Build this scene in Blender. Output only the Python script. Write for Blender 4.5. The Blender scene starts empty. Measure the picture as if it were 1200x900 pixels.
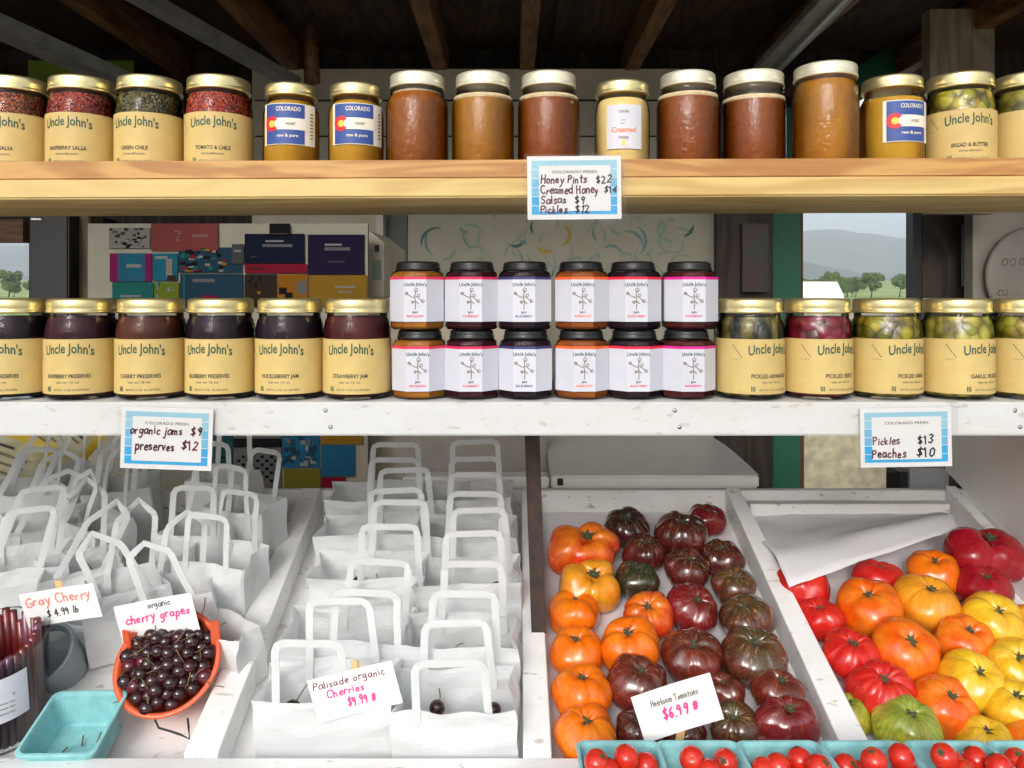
import bpy, bmesh, math, random
from mathutils import Vector, Matrix, Euler, noise
R = math.radians
random.seed(7)
SC = bpy.context.scene
COL = SC.collection
CH = 1.5                       # eye height

# ------------------------------------------------------------------ camera, world, sun, exposure
cam_d = bpy.data.cameras.new('camera'); cam = bpy.data.objects.new('camera', cam_d); COL.objects.link(cam)
cam.location = (0, 0, CH); cam.rotation_euler = (R(90), 0, 0)
cam_d.sensor_width = 36; cam_d.lens = 27; cam_d.shift_y = -0.0875
cam_d.clip_start = 0.02; cam_d.clip_end = 30000
SC.camera = cam
world = bpy.data.worlds.new('World'); SC.world = world; world.use_nodes = True
wn = world.node_tree; bg = wn.nodes['Background']
sky = wn.nodes.new('ShaderNodeTexSky'); sky.sky_type = 'NISHITA'; sky.sun_disc = False
SUN_EL, SUN_AZ = 25, 195       # azimuth clockwise from +Y: behind the viewer
sky.sun_elevation = R(SUN_EL); sky.sun_rotation = R(SUN_AZ); sky.dust_density = 3.0; sky.air_density = 0.8; sky.ozone_density = 0.6
hs = wn.nodes.new('ShaderNodeHueSaturation'); hs.inputs['Saturation'].default_value = .3; hs.inputs['Value'].default_value = 1.6   # thin white overcast
wn.links.new(sky.outputs[0], hs.inputs['Color']); wn.links.new(hs.outputs[0], bg.inputs[0]); bg.inputs[1].default_value = 0.15
sun_d = bpy.data.lights.new('sun', 'SUN'); sun_d.energy = 1.05; sun_d.angle = R(20); sun_d.color = (1, .96, .9)
sun = bpy.data.objects.new('sun', sun_d); COL.objects.link(sun)
dv = Vector((math.sin(R(SUN_AZ))*math.cos(R(SUN_EL)), math.cos(R(SUN_AZ))*math.cos(R(SUN_EL)), math.sin(R(SUN_EL))))
sun.rotation_euler = dv.to_track_quat('Z', 'Y').to_euler()
SC.view_settings.view_transform = 'Standard'; SC.view_settings.look = 'None'
SC.view_settings.exposure = 0.60; SC.view_settings.gamma = 1
SC.render.engine = 'CYCLES'
SC.cycles.max_bounces = 10; SC.cycles.transparent_max_bounces = 16; SC.cycles.diffuse_bounces = 7
SC.cycles.use_denoising = True; SC.cycles.caustics_reflective = False; SC.cycles.caustics_refractive = False
SC.cycles.sample_clamp_indirect = 5

# ------------------------------------------------------------------ helpers
F = 900.0
def W(px, py, Y):
    """point at depth Y seen in direction (px, py) of the 1200x900 photograph"""
    return Vector(((px-600)/F*Y, Y, CH+(345-py)/F*Y))

class MB:
    def __init__(s): s.v = []; s.f = []; s.m = []; s.mats = []; s.sm = []
    def mi(s, mat):
        if mat not in s.mats: s.mats.append(mat)
        return s.mats.index(mat)
    def add(s, vs, fs, mat, smooth=False, M=None):
        n = len(s.v); i = s.mi(mat)
        s.v += [tuple(M @ Vector(v)) if M is not None else tuple(v) for v in vs]
        s.f += [tuple(a+n for a in f) for f in fs]; s.m += [i]*len(fs); s.sm += [smooth]*len(fs)
        return s
    def box(s, x0, x1, y0, y1, z0, z1, mat, M=None, bev=0.0):
        if bev:
            bm = bmesh.new(); bmesh.ops.create_cube(bm, size=1)
            for v in bm.verts: v.co = Vector((x0+(v.co.x+.5)*(x1-x0), y0+(v.co.y+.5)*(y1-y0), z0+(v.co.z+.5)*(z1-z0)))
            bmesh.ops.bevel(bm, geom=list(bm.edges), offset=bev, segments=2, affect='EDGES')
            bm.verts.index_update()
            s.add([v.co.copy() for v in bm.verts], [[v.index for v in f.verts] for f in bm.faces], mat, False, M); bm.free()
            return s
        vs = [(x0,y0,z0),(x1,y0,z0),(x1,y1,z0),(x0,y1,z0),(x0,y0,z1),(x1,y0,z1),(x1,y1,z1),(x0,y1,z1)]
        return s.add(vs, [(0,3,2,1),(4,5,6,7),(0,1,5,4),(1,2,6,5),(2,3,7,6),(3,0,4,7)], mat, False, M)
    def lathe(s, prof, mat, n=40, M=None, smooth=True, a0=0, a1=2*math.pi):
        full = abs(a1-a0-2*math.pi) < 1e-6
        k = n if full else n+1; vs = []; fs = []
        for r, z in prof:
            for i in range(k):
                a = a0+(a1-a0)*i/n; vs.append((r*math.cos(a), r*math.sin(a), z))
        for j in range(len(prof)-1):
            for i in range(n):
                i2 = (i+1) % k
                fs.append((j*k+i, j*k+i2, (j+1)*k+i2, (j+1)*k+i))
        if full and prof[0][0] > 0 and s_cap(prof): pass
        return s.add(vs, fs, mat, smooth, M)
    def tube(s, pts, r, mat, n=8, M=None, taper=None):
        vs = []; fs = []; pts = [Vector(p) for p in pts]
        for i, p in enumerate(pts):
            d = (pts[min(i+1, len(pts)-1)]-pts[max(i-1, 0)]).normalized()
            q = d.to_track_quat('Z', 'Y'); rr = r*(taper[i] if taper else 1)
            for k in range(n):
                a = 2*math.pi*k/n; vs.append(p+q @ Vector((rr*math.cos(a), rr*math.sin(a), 0)))
        for i in range(len(pts)-1):
            for k in range(n):
                k2 = (k+1) % n; fs.append((i*n+k, i*n+k2, (i+1)*n+k2, (i+1)*n+k))
        fs.append(tuple(range(n-1, -1, -1))); fs.append(tuple((len(pts)-1)*n+k for k in range(n)))
        return s.add(vs, fs, mat, True, M)
    def bar(s, a, b, w, h, mat, up=(0,0,1)):
        a = Vector(a); b = Vector(b); d = (b-a); L = d.length; d.normalize()
        x = d.cross(Vector(up)).normalized(); z = x.cross(d)
        M = Matrix(((x.x, d.x, z.x, a.x), (x.y, d.y, z.y, a.y), (x.z, d.z, z.z, a.z), (0,0,0,1)))
        return s.box(-w/2, w/2, 0, L, -h/2, h/2, mat, M, bev=min(w, h)*.06)
    def build(s, name, parent=None, M=None):
        me = bpy.data.meshes.new(name); me.from_pydata(s.v, [], s.f)
        for m in s.mats: me.materials.append(m)
        me.polygons.foreach_set('material_index', s.m); me.polygons.foreach_set('use_smooth', s.sm); me.update()
        o = bpy.data.objects.new(name, me); COL.objects.link(o)
        if parent is not None: o.parent = parent
        if M is not None: o.matrix_local = M
        return o
def s_cap(p): return False

def tag(o, label=None, cat=None, group=None, kind=None):
    if label: o['label'] = label
    if cat: o['category'] = cat
    if group: o['group'] = group
    if kind: o['kind'] = kind
    return o
def thing(name, label, cat, loc=(0,0,0), rot=(0,0,0), group=None):
    o = bpy.data.objects.new(name, None); COL.objects.link(o); o.empty_display_size = .05
    o.location = loc; o.rotation_euler = rot
    return tag(o, label, cat, group)
def struct(o, label=None): o['kind'] = 'structure'; return o
def part(name, mesh, parent, M=None):
    o = bpy.data.objects.new(name, mesh); COL.objects.link(o); o.parent = parent
    if M is not None: o.matrix_local = M
    return o
def T(x, y, z): return Matrix.Translation((x, y, z))
def RX(d): return Matrix.Rotation(R(d), 4, 'X')
def RY(d): return Matrix.Rotation(R(d), 4, 'Y')
def RZ(d): return Matrix.Rotation(R(d), 4, 'Z')

# ------------------------------------------------------------------ materials
def nodes(name):
    m = bpy.data.materials.new(name); m.use_nodes = True; nt = m.node_tree
    return m, nt, nt.nodes['Principled BSDF'], nt.nodes['Material Output']
def rgb(c): return (c[0], c[1], c[2], 1)
def plain(name, c, rough=.6, metal=0, spec=.5, var=0.0, scale=20, bump=0, coat=0, sss=0, scl=(1,1,1), c2=None, co='Object', detail=4):
    m, nt, p, out = nodes(name); N = nt.nodes; L = nt.links
    p.inputs['Base Color'].default_value = rgb(c); p.inputs['Roughness'].default_value = rough
    p.inputs['Metallic'].default_value = metal; p.inputs['Specular IOR Level'].default_value = spec
    if coat: p.inputs['Coat Weight'].default_value = coat; p.inputs['Coat Roughness'].default_value = .08
    if sss:
        p.inputs['Subsurface Weight'].default_value = sss; p.inputs['Subsurface Radius'].default_value = (.01, .004, .002); p.inputs['Subsurface Scale'].default_value = 1
    if var or bump or c2:
        tc = N.new('ShaderNodeTexCoord'); mp = N.new('ShaderNodeMapping'); mp.inputs['Scale'].default_value = scl
        nz = N.new('ShaderNodeTexNoise'); nz.inputs['Scale'].default_value = scale; nz.inputs['Detail'].default_value = detail
        L.new(tc.outputs[co], mp.inputs[0]); L.new(mp.outputs[0], nz.inputs['Vector'])
        cr = N.new('ShaderNodeValToRGB'); cr.color_ramp.elements[0].position = .35; cr.color_ramp.elements[1].position = .65
        cc = c2 if c2 else tuple(max(0, x*(1-var)) for x in c)
        cr.color_ramp.elements[0].color = rgb(cc); cr.color_ramp.elements[1].color = rgb(c if c2 else tuple(min(1, x*(1+var*.4)) for x in c))
        L.new(nz.outputs[0], cr.inputs[0]); L.new(cr.outputs[0], p.inputs['Base Color'])
        if bump:
            b = N.new('ShaderNodeBump'); b.inputs['Strength'].default_value = bump; b.inputs['Distance'].default_value = .002
            L.new(nz.outputs[0], b.inputs['Height']); L.new(b.outputs[0], p.inputs['Normal'])
    return m
def wood(name, c1, c2, axis='X', scale=14, rough=.55, dist=2.5, bump=.15):
    m, nt, p, out = nodes(name); N = nt.nodes; L = nt.links
    tc = N.new('ShaderNodeTexCoord'); mp = N.new('ShaderNodeMapping')
    sc = {'X': (.18, 1, 1), 'Y': (1, .18, 1), 'Z': (1, 1, .18)}[axis]
    mp.inputs['Scale'].default_value = sc
    nz = N.new('ShaderNodeTexNoise'); nz.inputs['Scale'].default_value = scale; nz.inputs['Detail'].default_value = 3; nz.inputs['Distortion'].default_value = .6
    wv = N.new('ShaderNodeTexNoise'); wv.inputs['Scale'].default_value = scale*9; wv.inputs['Detail'].default_value = 6
    mp2 = N.new('ShaderNodeMapping'); mp2.inputs['Scale'].default_value = tuple(x if x == 1 else .04 for x in sc)
    L.new(tc.outputs['Object'], mp.inputs[0]); L.new(mp.outputs[0], nz.inputs['Vector'])
    L.new(tc.outputs['Object'], mp2.inputs[0]); L.new(mp2.outputs[0], wv.inputs['Vector'])
    mth = N.new('ShaderNodeMath'); mth.operation = 'MULTIPLY'; mth.inputs[1].default_value = dist*5
    fr = N.new('ShaderNodeMath'); fr.operation = 'SINE'
    L.new(nz.outputs[0], mth.inputs[0]); m2 = N.new('ShaderNodeMath'); m2.operation = 'MULTIPLY'; m2.inputs[1].default_value = 3.2
    L.new(mth.outputs[0], m2.inputs[0]); L.new(m2.outputs[0], fr.inputs[0])
    mr = N.new('ShaderNodeMapRange'); mr.inputs[1].default_value = -1; L.new(fr.outputs[0], mr.inputs[0])
    mx = N.new('ShaderNodeMix'); mx.data_type = 'FLOAT'; mx.inputs[0].default_value = .45
    L.new(mr.outputs[0], mx.inputs[2]); L.new(wv.outputs[0], mx.inputs[3])
    cr = N.new('ShaderNodeValToRGB'); cr.color_ramp.elements[0].position = .15; cr.color_ramp.elements[1].position = .75
    cr.color_ramp.elements[0].color = rgb(c2); cr.color_ramp.elements[1].color = rgb(c1)
    L.new(mx.outputs[0], cr.inputs[0]); L.new(cr.outputs[0], p.inputs['Base Color'])
    p.inputs['Roughness'].default_value = rough
    b = N.new('ShaderNodeBump'); b.inputs['Strength'].default_value = bump; b.inputs['Distance'].default_value = .001
    L.new(wv.outputs[0], b.inputs['Height']); L.new(b.outputs[0], p.inputs['Normal'])
    return m
def painted(name, c=(.58,.58,.57), dirt=(.45,.42,.37), amt=.62):
    m, nt, p, out = nodes(name); N = nt.nodes; L = nt.links
    tc = N.new('ShaderNodeTexCoord'); mp = N.new('ShaderNodeMapping'); mp.inputs['Scale'].default_value = (.5, 1.0, 1)
    a = N.new('ShaderNodeTexNoise'); a.inputs['Scale'].default_value = 9; a.inputs['Detail'].default_value = 8; a.inputs['Roughness'].default_value = .7
    g = N.new('ShaderNodeTexNoise'); g.inputs['Scale'].default_value = 90; g.inputs['Detail'].default_value = 5
    L.new(tc.outputs['Object'], mp.inputs[0]); L.new(mp.outputs[0], a.inputs['Vector']); L.new(mp.outputs[0], g.inputs['Vector'])
    cr = N.new('ShaderNodeValToRGB'); cr.color_ramp.elements[0].position = .34; cr.color_ramp.elements[1].position = .56
    cr.color_ramp.elements[0].color = rgb([c[i]*.72+dirt[i]*.28 for i in range(3)]); cr.color_ramp.elements[1].color = rgb(c)
    L.new(a.outputs[0], cr.inputs[0])
    cr2 = N.new('ShaderNodeValToRGB'); cr2.color_ramp.elements[0].position = .30; cr2.color_ramp.elements[1].position = .37
    L.new(g.outputs[0], cr2.inputs[0])
    mx = N.new('ShaderNodeMix'); mx.data_type = 'RGBA'; mx.inputs[6].default_value = rgb(dirt)
    L.new(cr2.outputs[0], mx.inputs[0]); L.new(cr.outputs[0], mx.inputs[7]); L.new(mx.outputs[2], p.inputs['Base Color'])
    p.inputs['Roughness'].default_value = .5
    b = N.new('ShaderNodeBump'); b.inputs['Strength'].default_value = .25; b.inputs['Distance'].default_value = .0015
    L.new(g.outputs[0], b.inputs['Height']); L.new(b.outputs[0], p.inputs['Normal'])
    return m
def glassy(name, tint=(.985,.99,.985), ior=1.27, rough=.03):
    m, nt, p, out = nodes(name); N = nt.nodes; L = nt.links
    N.remove(p)
    t = N.new('ShaderNodeBsdfTransparent'); t.inputs[0].default_value = rgb(tint)
    g = N.new('ShaderNodeBsdfGlossy'); g.inputs['Roughness'].default_value = rough
    f = N.new('ShaderNodeFresnel'); f.inputs[0].default_value = ior
    mx = N.new('ShaderNodeMixShader'); L.new(f.outputs[0], mx.inputs[0]); L.new(t.outputs[0], mx.inputs[1]); L.new(g.outputs[0], mx.inputs[2])
    L.new(mx.outputs[0], out.inputs[0])
    tc = N.new('ShaderNodeTexCoord'); nz = N.new('ShaderNodeTexNoise'); nz.inputs['Scale'].default_value = 45; nz.inputs['Detail'].default_value = 1
    b = N.new('ShaderNodeBump'); b.inputs['Strength'].default_value = .25; b.inputs['Distance'].default_value = .002
    L.new(tc.outputs['Object'], nz.inputs['Vector']); L.new(nz.outputs[0], b.inputs['Height'])
    L.new(b.outputs[0], g.inputs['Normal']); L.new(b.outputs[0], f.inputs['Normal'])
    return m
def paper(name, c=(.82,.83,.83), trans=.3, bump=.35, scale=18):
    m, nt, p, out = nodes(name); N = nt.nodes; L = nt.links
    p.inputs['Base Color'].default_value = rgb(c); p.inputs['Roughness'].default_value = .75
    tr = N.new('ShaderNodeBsdfTranslucent'); tr.inputs[0].default_value = rgb(c)
    mx = N.new('ShaderNodeMixShader'); mx.inputs[0].default_value = trans
    L.new(p.outputs[0], mx.inputs[1]); L.new(tr.outputs[0], mx.inputs[2]); L.new(mx.outputs[0], out.inputs[0])
    tc = N.new('ShaderNodeTexCoord'); nz = N.new('ShaderNodeTexNoise'); nz.inputs['Scale'].default_value = scale; nz.inputs['Detail'].default_value = 5
    b = N.new('ShaderNodeBump'); b.inputs['Strength'].default_value = bump; b.inputs['Distance'].default_value = .006
    L.new(tc.outputs['Object'], nz.inputs['Vector']); L.new(nz.outputs[0], b.inputs['Height']); L.new(b.outputs[0], p.inputs['Normal'])
    return m
def chunky(name, cols, scale=60, rough=.25, scl=(1,1,1), coat=.5, rnd=1.0):
    m, nt, p, out = nodes(name); N = nt.nodes; L = nt.links
    tc = N.new('ShaderNodeTexCoord'); mp = N.new('ShaderNodeMapping'); mp.inputs['Scale'].default_value = scl
    oi = N.new('ShaderNodeObjectInfo'); ad = N.new('ShaderNodeVectorMath'); ad.operation = 'ADD'
    v = N.new('ShaderNodeTexVoronoi'); v.inputs['Scale'].default_value = scale; v.inputs['Randomness'].default_value = rnd
    L.new(tc.outputs['Object'], mp.inputs[0]); L.new(mp.outputs[0], ad.inputs[0]); L.new(oi.outputs['Random'], ad.inputs[1]); L.new(ad.outputs[0], v.inputs['Vector'])
    sep = N.new('ShaderNodeSeparateColor'); L.new(v.outputs['Color'], sep.inputs[0])
    cr = N.new('ShaderNodeValToRGB'); el = cr.color_ramp.elements
    for i, c in enumerate(cols):
        e = el[i] if i < 2 else el.new(1)
        e.position = i/(len(cols)-1) if len(cols) > 1 else 0; e.color = rgb(c)
    L.new(sep.outputs[0], cr.inputs[0])
    # liquid between the chunks is darker
    cr2 = N.new('ShaderNodeValToRGB'); cr2.color_ramp.elements[0].position = .35; cr2.color_ramp.elements[1].position = .75
    cr2.color_ramp.elements[0].color = (1,1,1,1); cr2.color_ramp.elements[1].color = (.3,.25,.2,1)
    L.new(v.outputs['Distance'], cr2.inputs[0])
    mx = N.new('ShaderNodeMix'); mx.data_type = 'RGBA'; mx.blend_type = 'MULTIPLY'; mx.inputs[0].default_value = 1
    L.new(cr.outputs[0], mx.inputs[6]); L.new(cr2.outputs[0], mx.inputs[7]); L.new(mx.outputs[2], p.inputs['Base Color'])
    p.inputs['Roughness'].default_value = rough; p.inputs['Coat Weight'].default_value = coat; p.inputs['Coat Roughness'].default_value = .1
    b = N.new('ShaderNodeBump'); b.invert = True; b.inputs['Strength'].default_value = .6; b.inputs['Distance'].default_value = .004
    L.new(v.outputs['Distance'], b.inputs['Height']); L.new(b.outputs[0], p.inputs['Normal'])
    return m
def tomato_mat(name, base, shoulder, second, green=.5, streak=.3, rough=.22):
    m, nt, p, out = nodes(name); N = nt.nodes; L = nt.links
    tc = N.new('ShaderNodeTexCoord'); sp = N.new('ShaderNodeSeparateXYZ'); L.new(tc.outputs['Generated'], sp.inputs[0])
    oi = N.new('ShaderNodeObjectInfo'); ad = N.new('ShaderNodeVectorMath'); ad.operation = 'ADD'
    L.new(tc.outputs['Generated'], ad.inputs[0]); L.new(oi.outputs['Random'], ad.inputs[1])
    nz = N.new('ShaderNodeTexNoise'); nz.inputs['Scale'].default_value = 2.6; nz.inputs['Detail'].default_value = 5
    fn = N.new('ShaderNodeTexNoise'); fn.inputs['Scale'].default_value = 38; fn.inputs['Detail'].default_value = 3
    L.new(ad.outputs[0], nz.inputs['Vector']); L.new(ad.outputs[0], fn.inputs['Vector'])
    mx1 = N.new('ShaderNodeMix'); mx1.data_type = 'RGBA'; mx1.inputs[6].default_value = rgb(base); mx1.inputs[7].default_value = rgb(second)
    mr = N.new('ShaderNodeMapRange'); mr.inputs[1].default_value = .40; mr.inputs[2].default_value = .62; L.new(nz.outputs[0], mr.inputs[0]); L.new(mr.outputs[0], mx1.inputs[0])
    # shoulder colour round the stalk, ragged by the noise
    mu = N.new('ShaderNodeMath'); mu.operation = 'MULTIPLY_ADD'; mu.inputs[1].default_value = .45; mu.inputs[2].default_value = -.22; L.new(nz.outputs[0], mu.inputs[0])
    su = N.new('ShaderNodeMath'); su.operation = 'ADD'; L.new(sp.outputs[2], su.inputs[0]); L.new(mu.outputs[0], su.inputs[1])
    ms = N.new('ShaderNodeMapRange'); ms.inputs[1].default_value = 1.05-.38*green; ms.inputs[2].default_value = 1.20-.16*green; ms.inputs[4].default_value = .9
    L.new(su.outputs[0], ms.inputs[0])
    mx2 = N.new('ShaderNodeMix'); mx2.data_type = 'RGBA'; mx2.inputs[7].default_value = rgb(shoulder)
    L.new(ms.outputs[0], mx2.inputs[0]); L.new(mx1.outputs[2], mx2.inputs[6])
    # streaks running from the stalk down the sides
    cen = N.new('ShaderNodeVectorMath'); cen.operation = 'SUBTRACT'; cen.inputs[1].default_value = (.5,.5,.5); L.new(tc.outputs['Generated'], cen.inputs[0])
    flt = N.new('ShaderNodeVectorMath'); flt.operation = 'MULTIPLY'; flt.inputs[1].default_value = (1,1,.0); L.new(cen.outputs[0], flt.inputs[0])
    nrm = N.new('ShaderNodeVectorMath'); nrm.operation = 'NORMALIZE'; L.new(flt.outputs[0], nrm.inputs[0])
    zv = N.new('ShaderNodeVectorMath'); zv.operation = 'MULTIPLY'; zv.inputs[1].default_value = (.9,.9,.9); L.new(cen.outputs[0], zv.inputs[0])
    sm = N.new('ShaderNodeVectorMath'); sm.operation = 'ADD'; L.new(nrm.outputs[0], sm.inputs[0]); L.new(zv.outputs[0], sm.inputs[1])
    sr = N.new('ShaderNodeVectorMath'); sr.operation = 'ADD'; L.new(sm.outputs[0], sr.inputs[0]); L.new(oi.outputs['Random'], sr.inputs[1])
    sn = N.new('ShaderNodeTexNoise'); sn.inputs['Scale'].default_value = 6; sn.inputs['Detail'].default_value = 5; sn.inputs['Roughness'].default_value = .65; L.new(sr.outputs[0], sn.inputs['Vector'])
    sc_ = N.new('ShaderNodeValToRGB'); sc_.color_ramp.elements[0].position = .38; sc_.color_ramp.elements[1].position = .64
    dk_ = 1-.45*min(1, streak*2.4+.08); sc_.color_ramp.elements[0].color = (dk_, dk_*.9, dk_, 1); lt_ = 1+.5*streak; sc_.color_ramp.elements[1].color = (lt_, lt_*1.1, lt_, 1)
    L.new(sn.outputs[0], sc_.inputs[0])
    mst = N.new('ShaderNodeMix'); mst.data_type = 'RGBA'; mst.blend_type = 'MULTIPLY'; mst.inputs[0].default_value = 1
    L.new(mx2.outputs[2], mst.inputs[6]); L.new(sc_.outputs[0], mst.inputs[7]); mx2 = mst
    # pale freckles
    fr = N.new('ShaderNodeMapRange'); fr.inputs[1].default_value = .57; fr.inputs[2].default_value = .68; fr.inputs[4].default_value = streak
    L.new(fn.outputs[0], fr.inputs[0])
    mx3 = N.new('ShaderNodeMix'); mx3.data_type = 'RGBA'; mx3.inputs[7].default_value = rgb([min(1, .25+.7*c) for c in shoulder])
    L.new(fr.outputs[0], mx3.inputs[0]); L.new(mx2.outputs[2], mx3.inputs[6])
    # corky cracks round the stalk of the heirloom kinds
    ck = N.new('ShaderNodeMapRange'); ck.inputs[1].default_value = .60; ck.inputs[2].default_value = .64; L.new(sn.outputs[0], ck.inputs[0])
    cz = N.new('ShaderNodeMapRange'); cz.inputs[1].default_value = .62; cz.inputs[2].default_value = .85; cz.inputs[4].default_value = min(1, streak*3.2); L.new(sp.outputs[2], cz.inputs[0])
    cm_ = N.new('ShaderNodeMath'); cm_.operation = 'MULTIPLY'; L.new(ck.outputs[0], cm_.inputs[0]); L.new(cz.outputs[0], cm_.inputs[1])
    mx4 = N.new('ShaderNodeMix'); mx4.data_type = 'RGBA'; mx4.inputs[7].default_value = (.36,.22,.10,1); L.new(cm_.outputs[0], mx4.inputs[0]); L.new(mx3.outputs[2], mx4.inputs[6])
    L.new(mx4.outputs[2], p.inputs['Base Color'])
    p.inputs['Roughness'].default_value = rough; p.inputs['Coat Weight'].default_value = .9 if base[0] < .3 else .28; p.inputs['Coat Roughness'].default_value = .12
    p.inputs['Specular IOR Level'].default_value = .4; p.inputs['Subsurface Weight'].default_value = .08; p.inputs['Subsurface Radius'].default_value = (.008, .004, .002); p.inputs['Subsurface Scale'].default_value = 1
    b = N.new('ShaderNodeBump'); b.inputs['Strength'].default_value = .08; b.inputs['Distance'].default_value = .002
    L.new(fn.outputs[0], b.inputs['Height']); L.new(b.outputs[0], p.inputs['Normal'])
    return m

M = {}
M['pine_top'] = wood('pine_orange', (.54,.30,.09), (.36,.155,.04), 'X', 16)
M['pine_low'] = wood('pine_pale', (.62,.45,.17), (.49,.31,.095), 'X', 12)
M['rafter'] = wood('rafter_wood', (.22,.105,.035), (.10,.045,.015), 'Y', 14)
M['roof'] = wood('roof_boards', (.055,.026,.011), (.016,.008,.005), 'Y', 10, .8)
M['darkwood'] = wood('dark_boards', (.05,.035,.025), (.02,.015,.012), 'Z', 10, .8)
M['brownwood'] = wood('brown_boards', (.16,.11,.07), (.08,.05,.03), 'Z', 10, .8)
M['tanpost'] = wood('weathered_tan_board', (.33,.27,.18), (.22,.17,.11), 'Z', 9, .8)
M['white'] = painted('white_painted_wood')
M['whitebin'] = painted('white_painted_bin', (.85,.85,.84), (.55,.52,.46))
M['white2'] = painted('white_painted_board', (.78,.77,.75), (.4,.36,.3))
M['cream'] = plain('cream_plaster', (.72,.66,.46), .85, var=.25, scale=30, bump=.2)
M['tanwall'] = plain('tan_wall', (.60,.55,.43), .85, var=.12, scale=6, bump=.1)
M['green'] = plain('green_painted_wood', (.012,.12,.062), .5, var=.08, scale=40, bump=.2)
M['redtrim'] = plain('dark_red_paint', (.2,.03,.02), .6, var=.2)
M['black'] = plain('black_paint', (.012,.012,.012), .5)
M['greymetal'] = plain('grey_metal', (.34,.35,.32), .5, metal=.3, var=.2)
M['galv'] = plain('pale_steel', (.55,.56,.55), .35, metal=.8, var=.1)
M['rust'] = plain('rusted_dark_steel', (.035,.032,.03), .6, metal=.4, c2=(.075,.042,.028), scale=60, bump=.5)
M['glass'] = glassy('jar_glass')
M['glass_stipple'] = glassy('stippled_jar_glass', ior=1.45, rough=.015)
_nt = M['glass_stipple'].node_tree
for _n in _nt.nodes:
    if _n.type == 'TEX_NOISE': _n.inputs['Scale'].default_value = 230; _n.inputs['Detail'].default_value = 3
    if _n.type == 'BUMP': _n.inputs['Strength'].default_value = .5; _n.inputs['Distance'].default_value = .0018
M['plastic_clear'] = glassy('clear_plastic', (.9,.93,.95), 1.5, .08)
M['sleeve'] = glassy('sign_sleeve', (.985,.985,.985), 1.3, .15)
M['gold'] = plain('brass_lid', (.86,.72,.36), .3, metal=.85, var=.06, scale=120)
M['creamlid'] = plain('pale_lid', (.86,.80,.60), .3, metal=.5, var=.05)
M['blacklid'] = plain('black_lid', (.012,.012,.013), .35)
M['kraft'] = plain('buff_label_paper', (.62,.455,.165), .6, var=.06, scale=50)
M['whitelabel'] = plain('white_label_paper', (.60,.60,.66), .5, var=.03, scale=40)
M['ink_green'] = plain('green_ink', (.015,.075,.045), .6)
M['ink_grey'] = plain('grey_ink', (.18,.15,.11), .7)
M['ink_black'] = plain('black_ink', (.02,.018,.02), .6)
M['ink_maroon'] = plain('maroon_marker', (.16,.03,.05), .6)
M['ink_pink'] = plain('pink_marker', (.85,.06,.28), .6)
M['ink_coral'] = plain('coral_marker', (.88,.25,.2), .6)
M['ink_orange'] = plain('orange_ink', (.8,.2,.05), .6)
M['card'] = plain('white_card', (.82,.81,.80), .6)
M['blue1'] = plain('pale_blue_print', (.33,.60,.74), .5)
M['blue2'] = plain('mid_blue_print', (.17,.49,.74), .5)
M['blue3'] = plain('bright_blue_print', (.03,.40,.76), .5)
M['flagblue'] = plain('flag_blue', (.03,.07,.28), .5)
M['flagred'] = plain('flag_red', (.62,.02,.03), .5)
M['flaggold'] = plain('flag_gold', (.85,.55,.05), .5)
M['flagwhite'] = plain('flag_cream', (.78,.74,.62), .5)
M['paperbag'] = paper('white_bag_paper', (.90,.91,.91), .45, .5)
M['liner'] = paper('crate_liner_paper', (.80,.77,.79), .1, .3, 10)
M['sheet'] = paper('white_sheet_paper', (.90,.90,.92), .3, .1, 8)
M['stick'] = wood('birch_stick', (.75,.50,.24), (.6,.36,.15), 'Z', 40)
M['teal'] = plain('teal_pulp', (.27,.55,.56), .9, c2=(.20,.47,.49), scale=70, bump=.7)
M['orangeplastic'] = plain('orange_plastic', (.72,.11,.035), .35, var=.1, scale=15, coat=.3)
M['greyplastic'] = plain('blue_grey_plastic', (.34,.41,.44), .5, var=.15)
M['tag_green'] = plain('calyx_green', (.05,.085,.03), .7, c2=(.075,.06,.03), scale=90, bump=.3)
M['stem_green'] = plain('cherry_stem', (.16,.12,.05), .6)
M['cherry'] = plain('cherry_skin', (.045,.004,.007), .14, coat=.4, c2=(.012,.002,.003), scale=20)
M['cherry_red'] = plain('red_cherry_skin', (.16,.008,.02), .15, coat=.7, c2=(.06,.004,.01), scale=20)

for _k, _a in (('kraft', .10), ('whitelabel', .07), ('paperbag', .06), ('gold', .12), ('creamlid', .10)):
    _nt = M[_k].node_tree; _p = [n for n in _nt.nodes if n.type == 'BSDF_PRINCIPLED'][0]
    _h = _nt.nodes.new('ShaderNodeHueSaturation'); _o = _nt.nodes.new('ShaderNodeObjectInfo'); _m = _nt.nodes.new('ShaderNodeMapRange')
    _m.inputs[3].default_value = 1-_a; _m.inputs[4].default_value = 1; _nt.links.new(_o.outputs['Random'], _m.inputs[0]); _nt.links.new(_m.outputs[0], _h.inputs['Value'])
    if _p.inputs['Base Color'].links: _nt.links.new(_p.inputs['Base Color'].links[0].from_socket, _h.inputs['Color'])
    else: _h.inputs['Color'].default_value = _p.inputs['Base Color'].default_value
    _nt.links.new(_h.outputs[0], _p.inputs['Base Color'])

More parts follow.
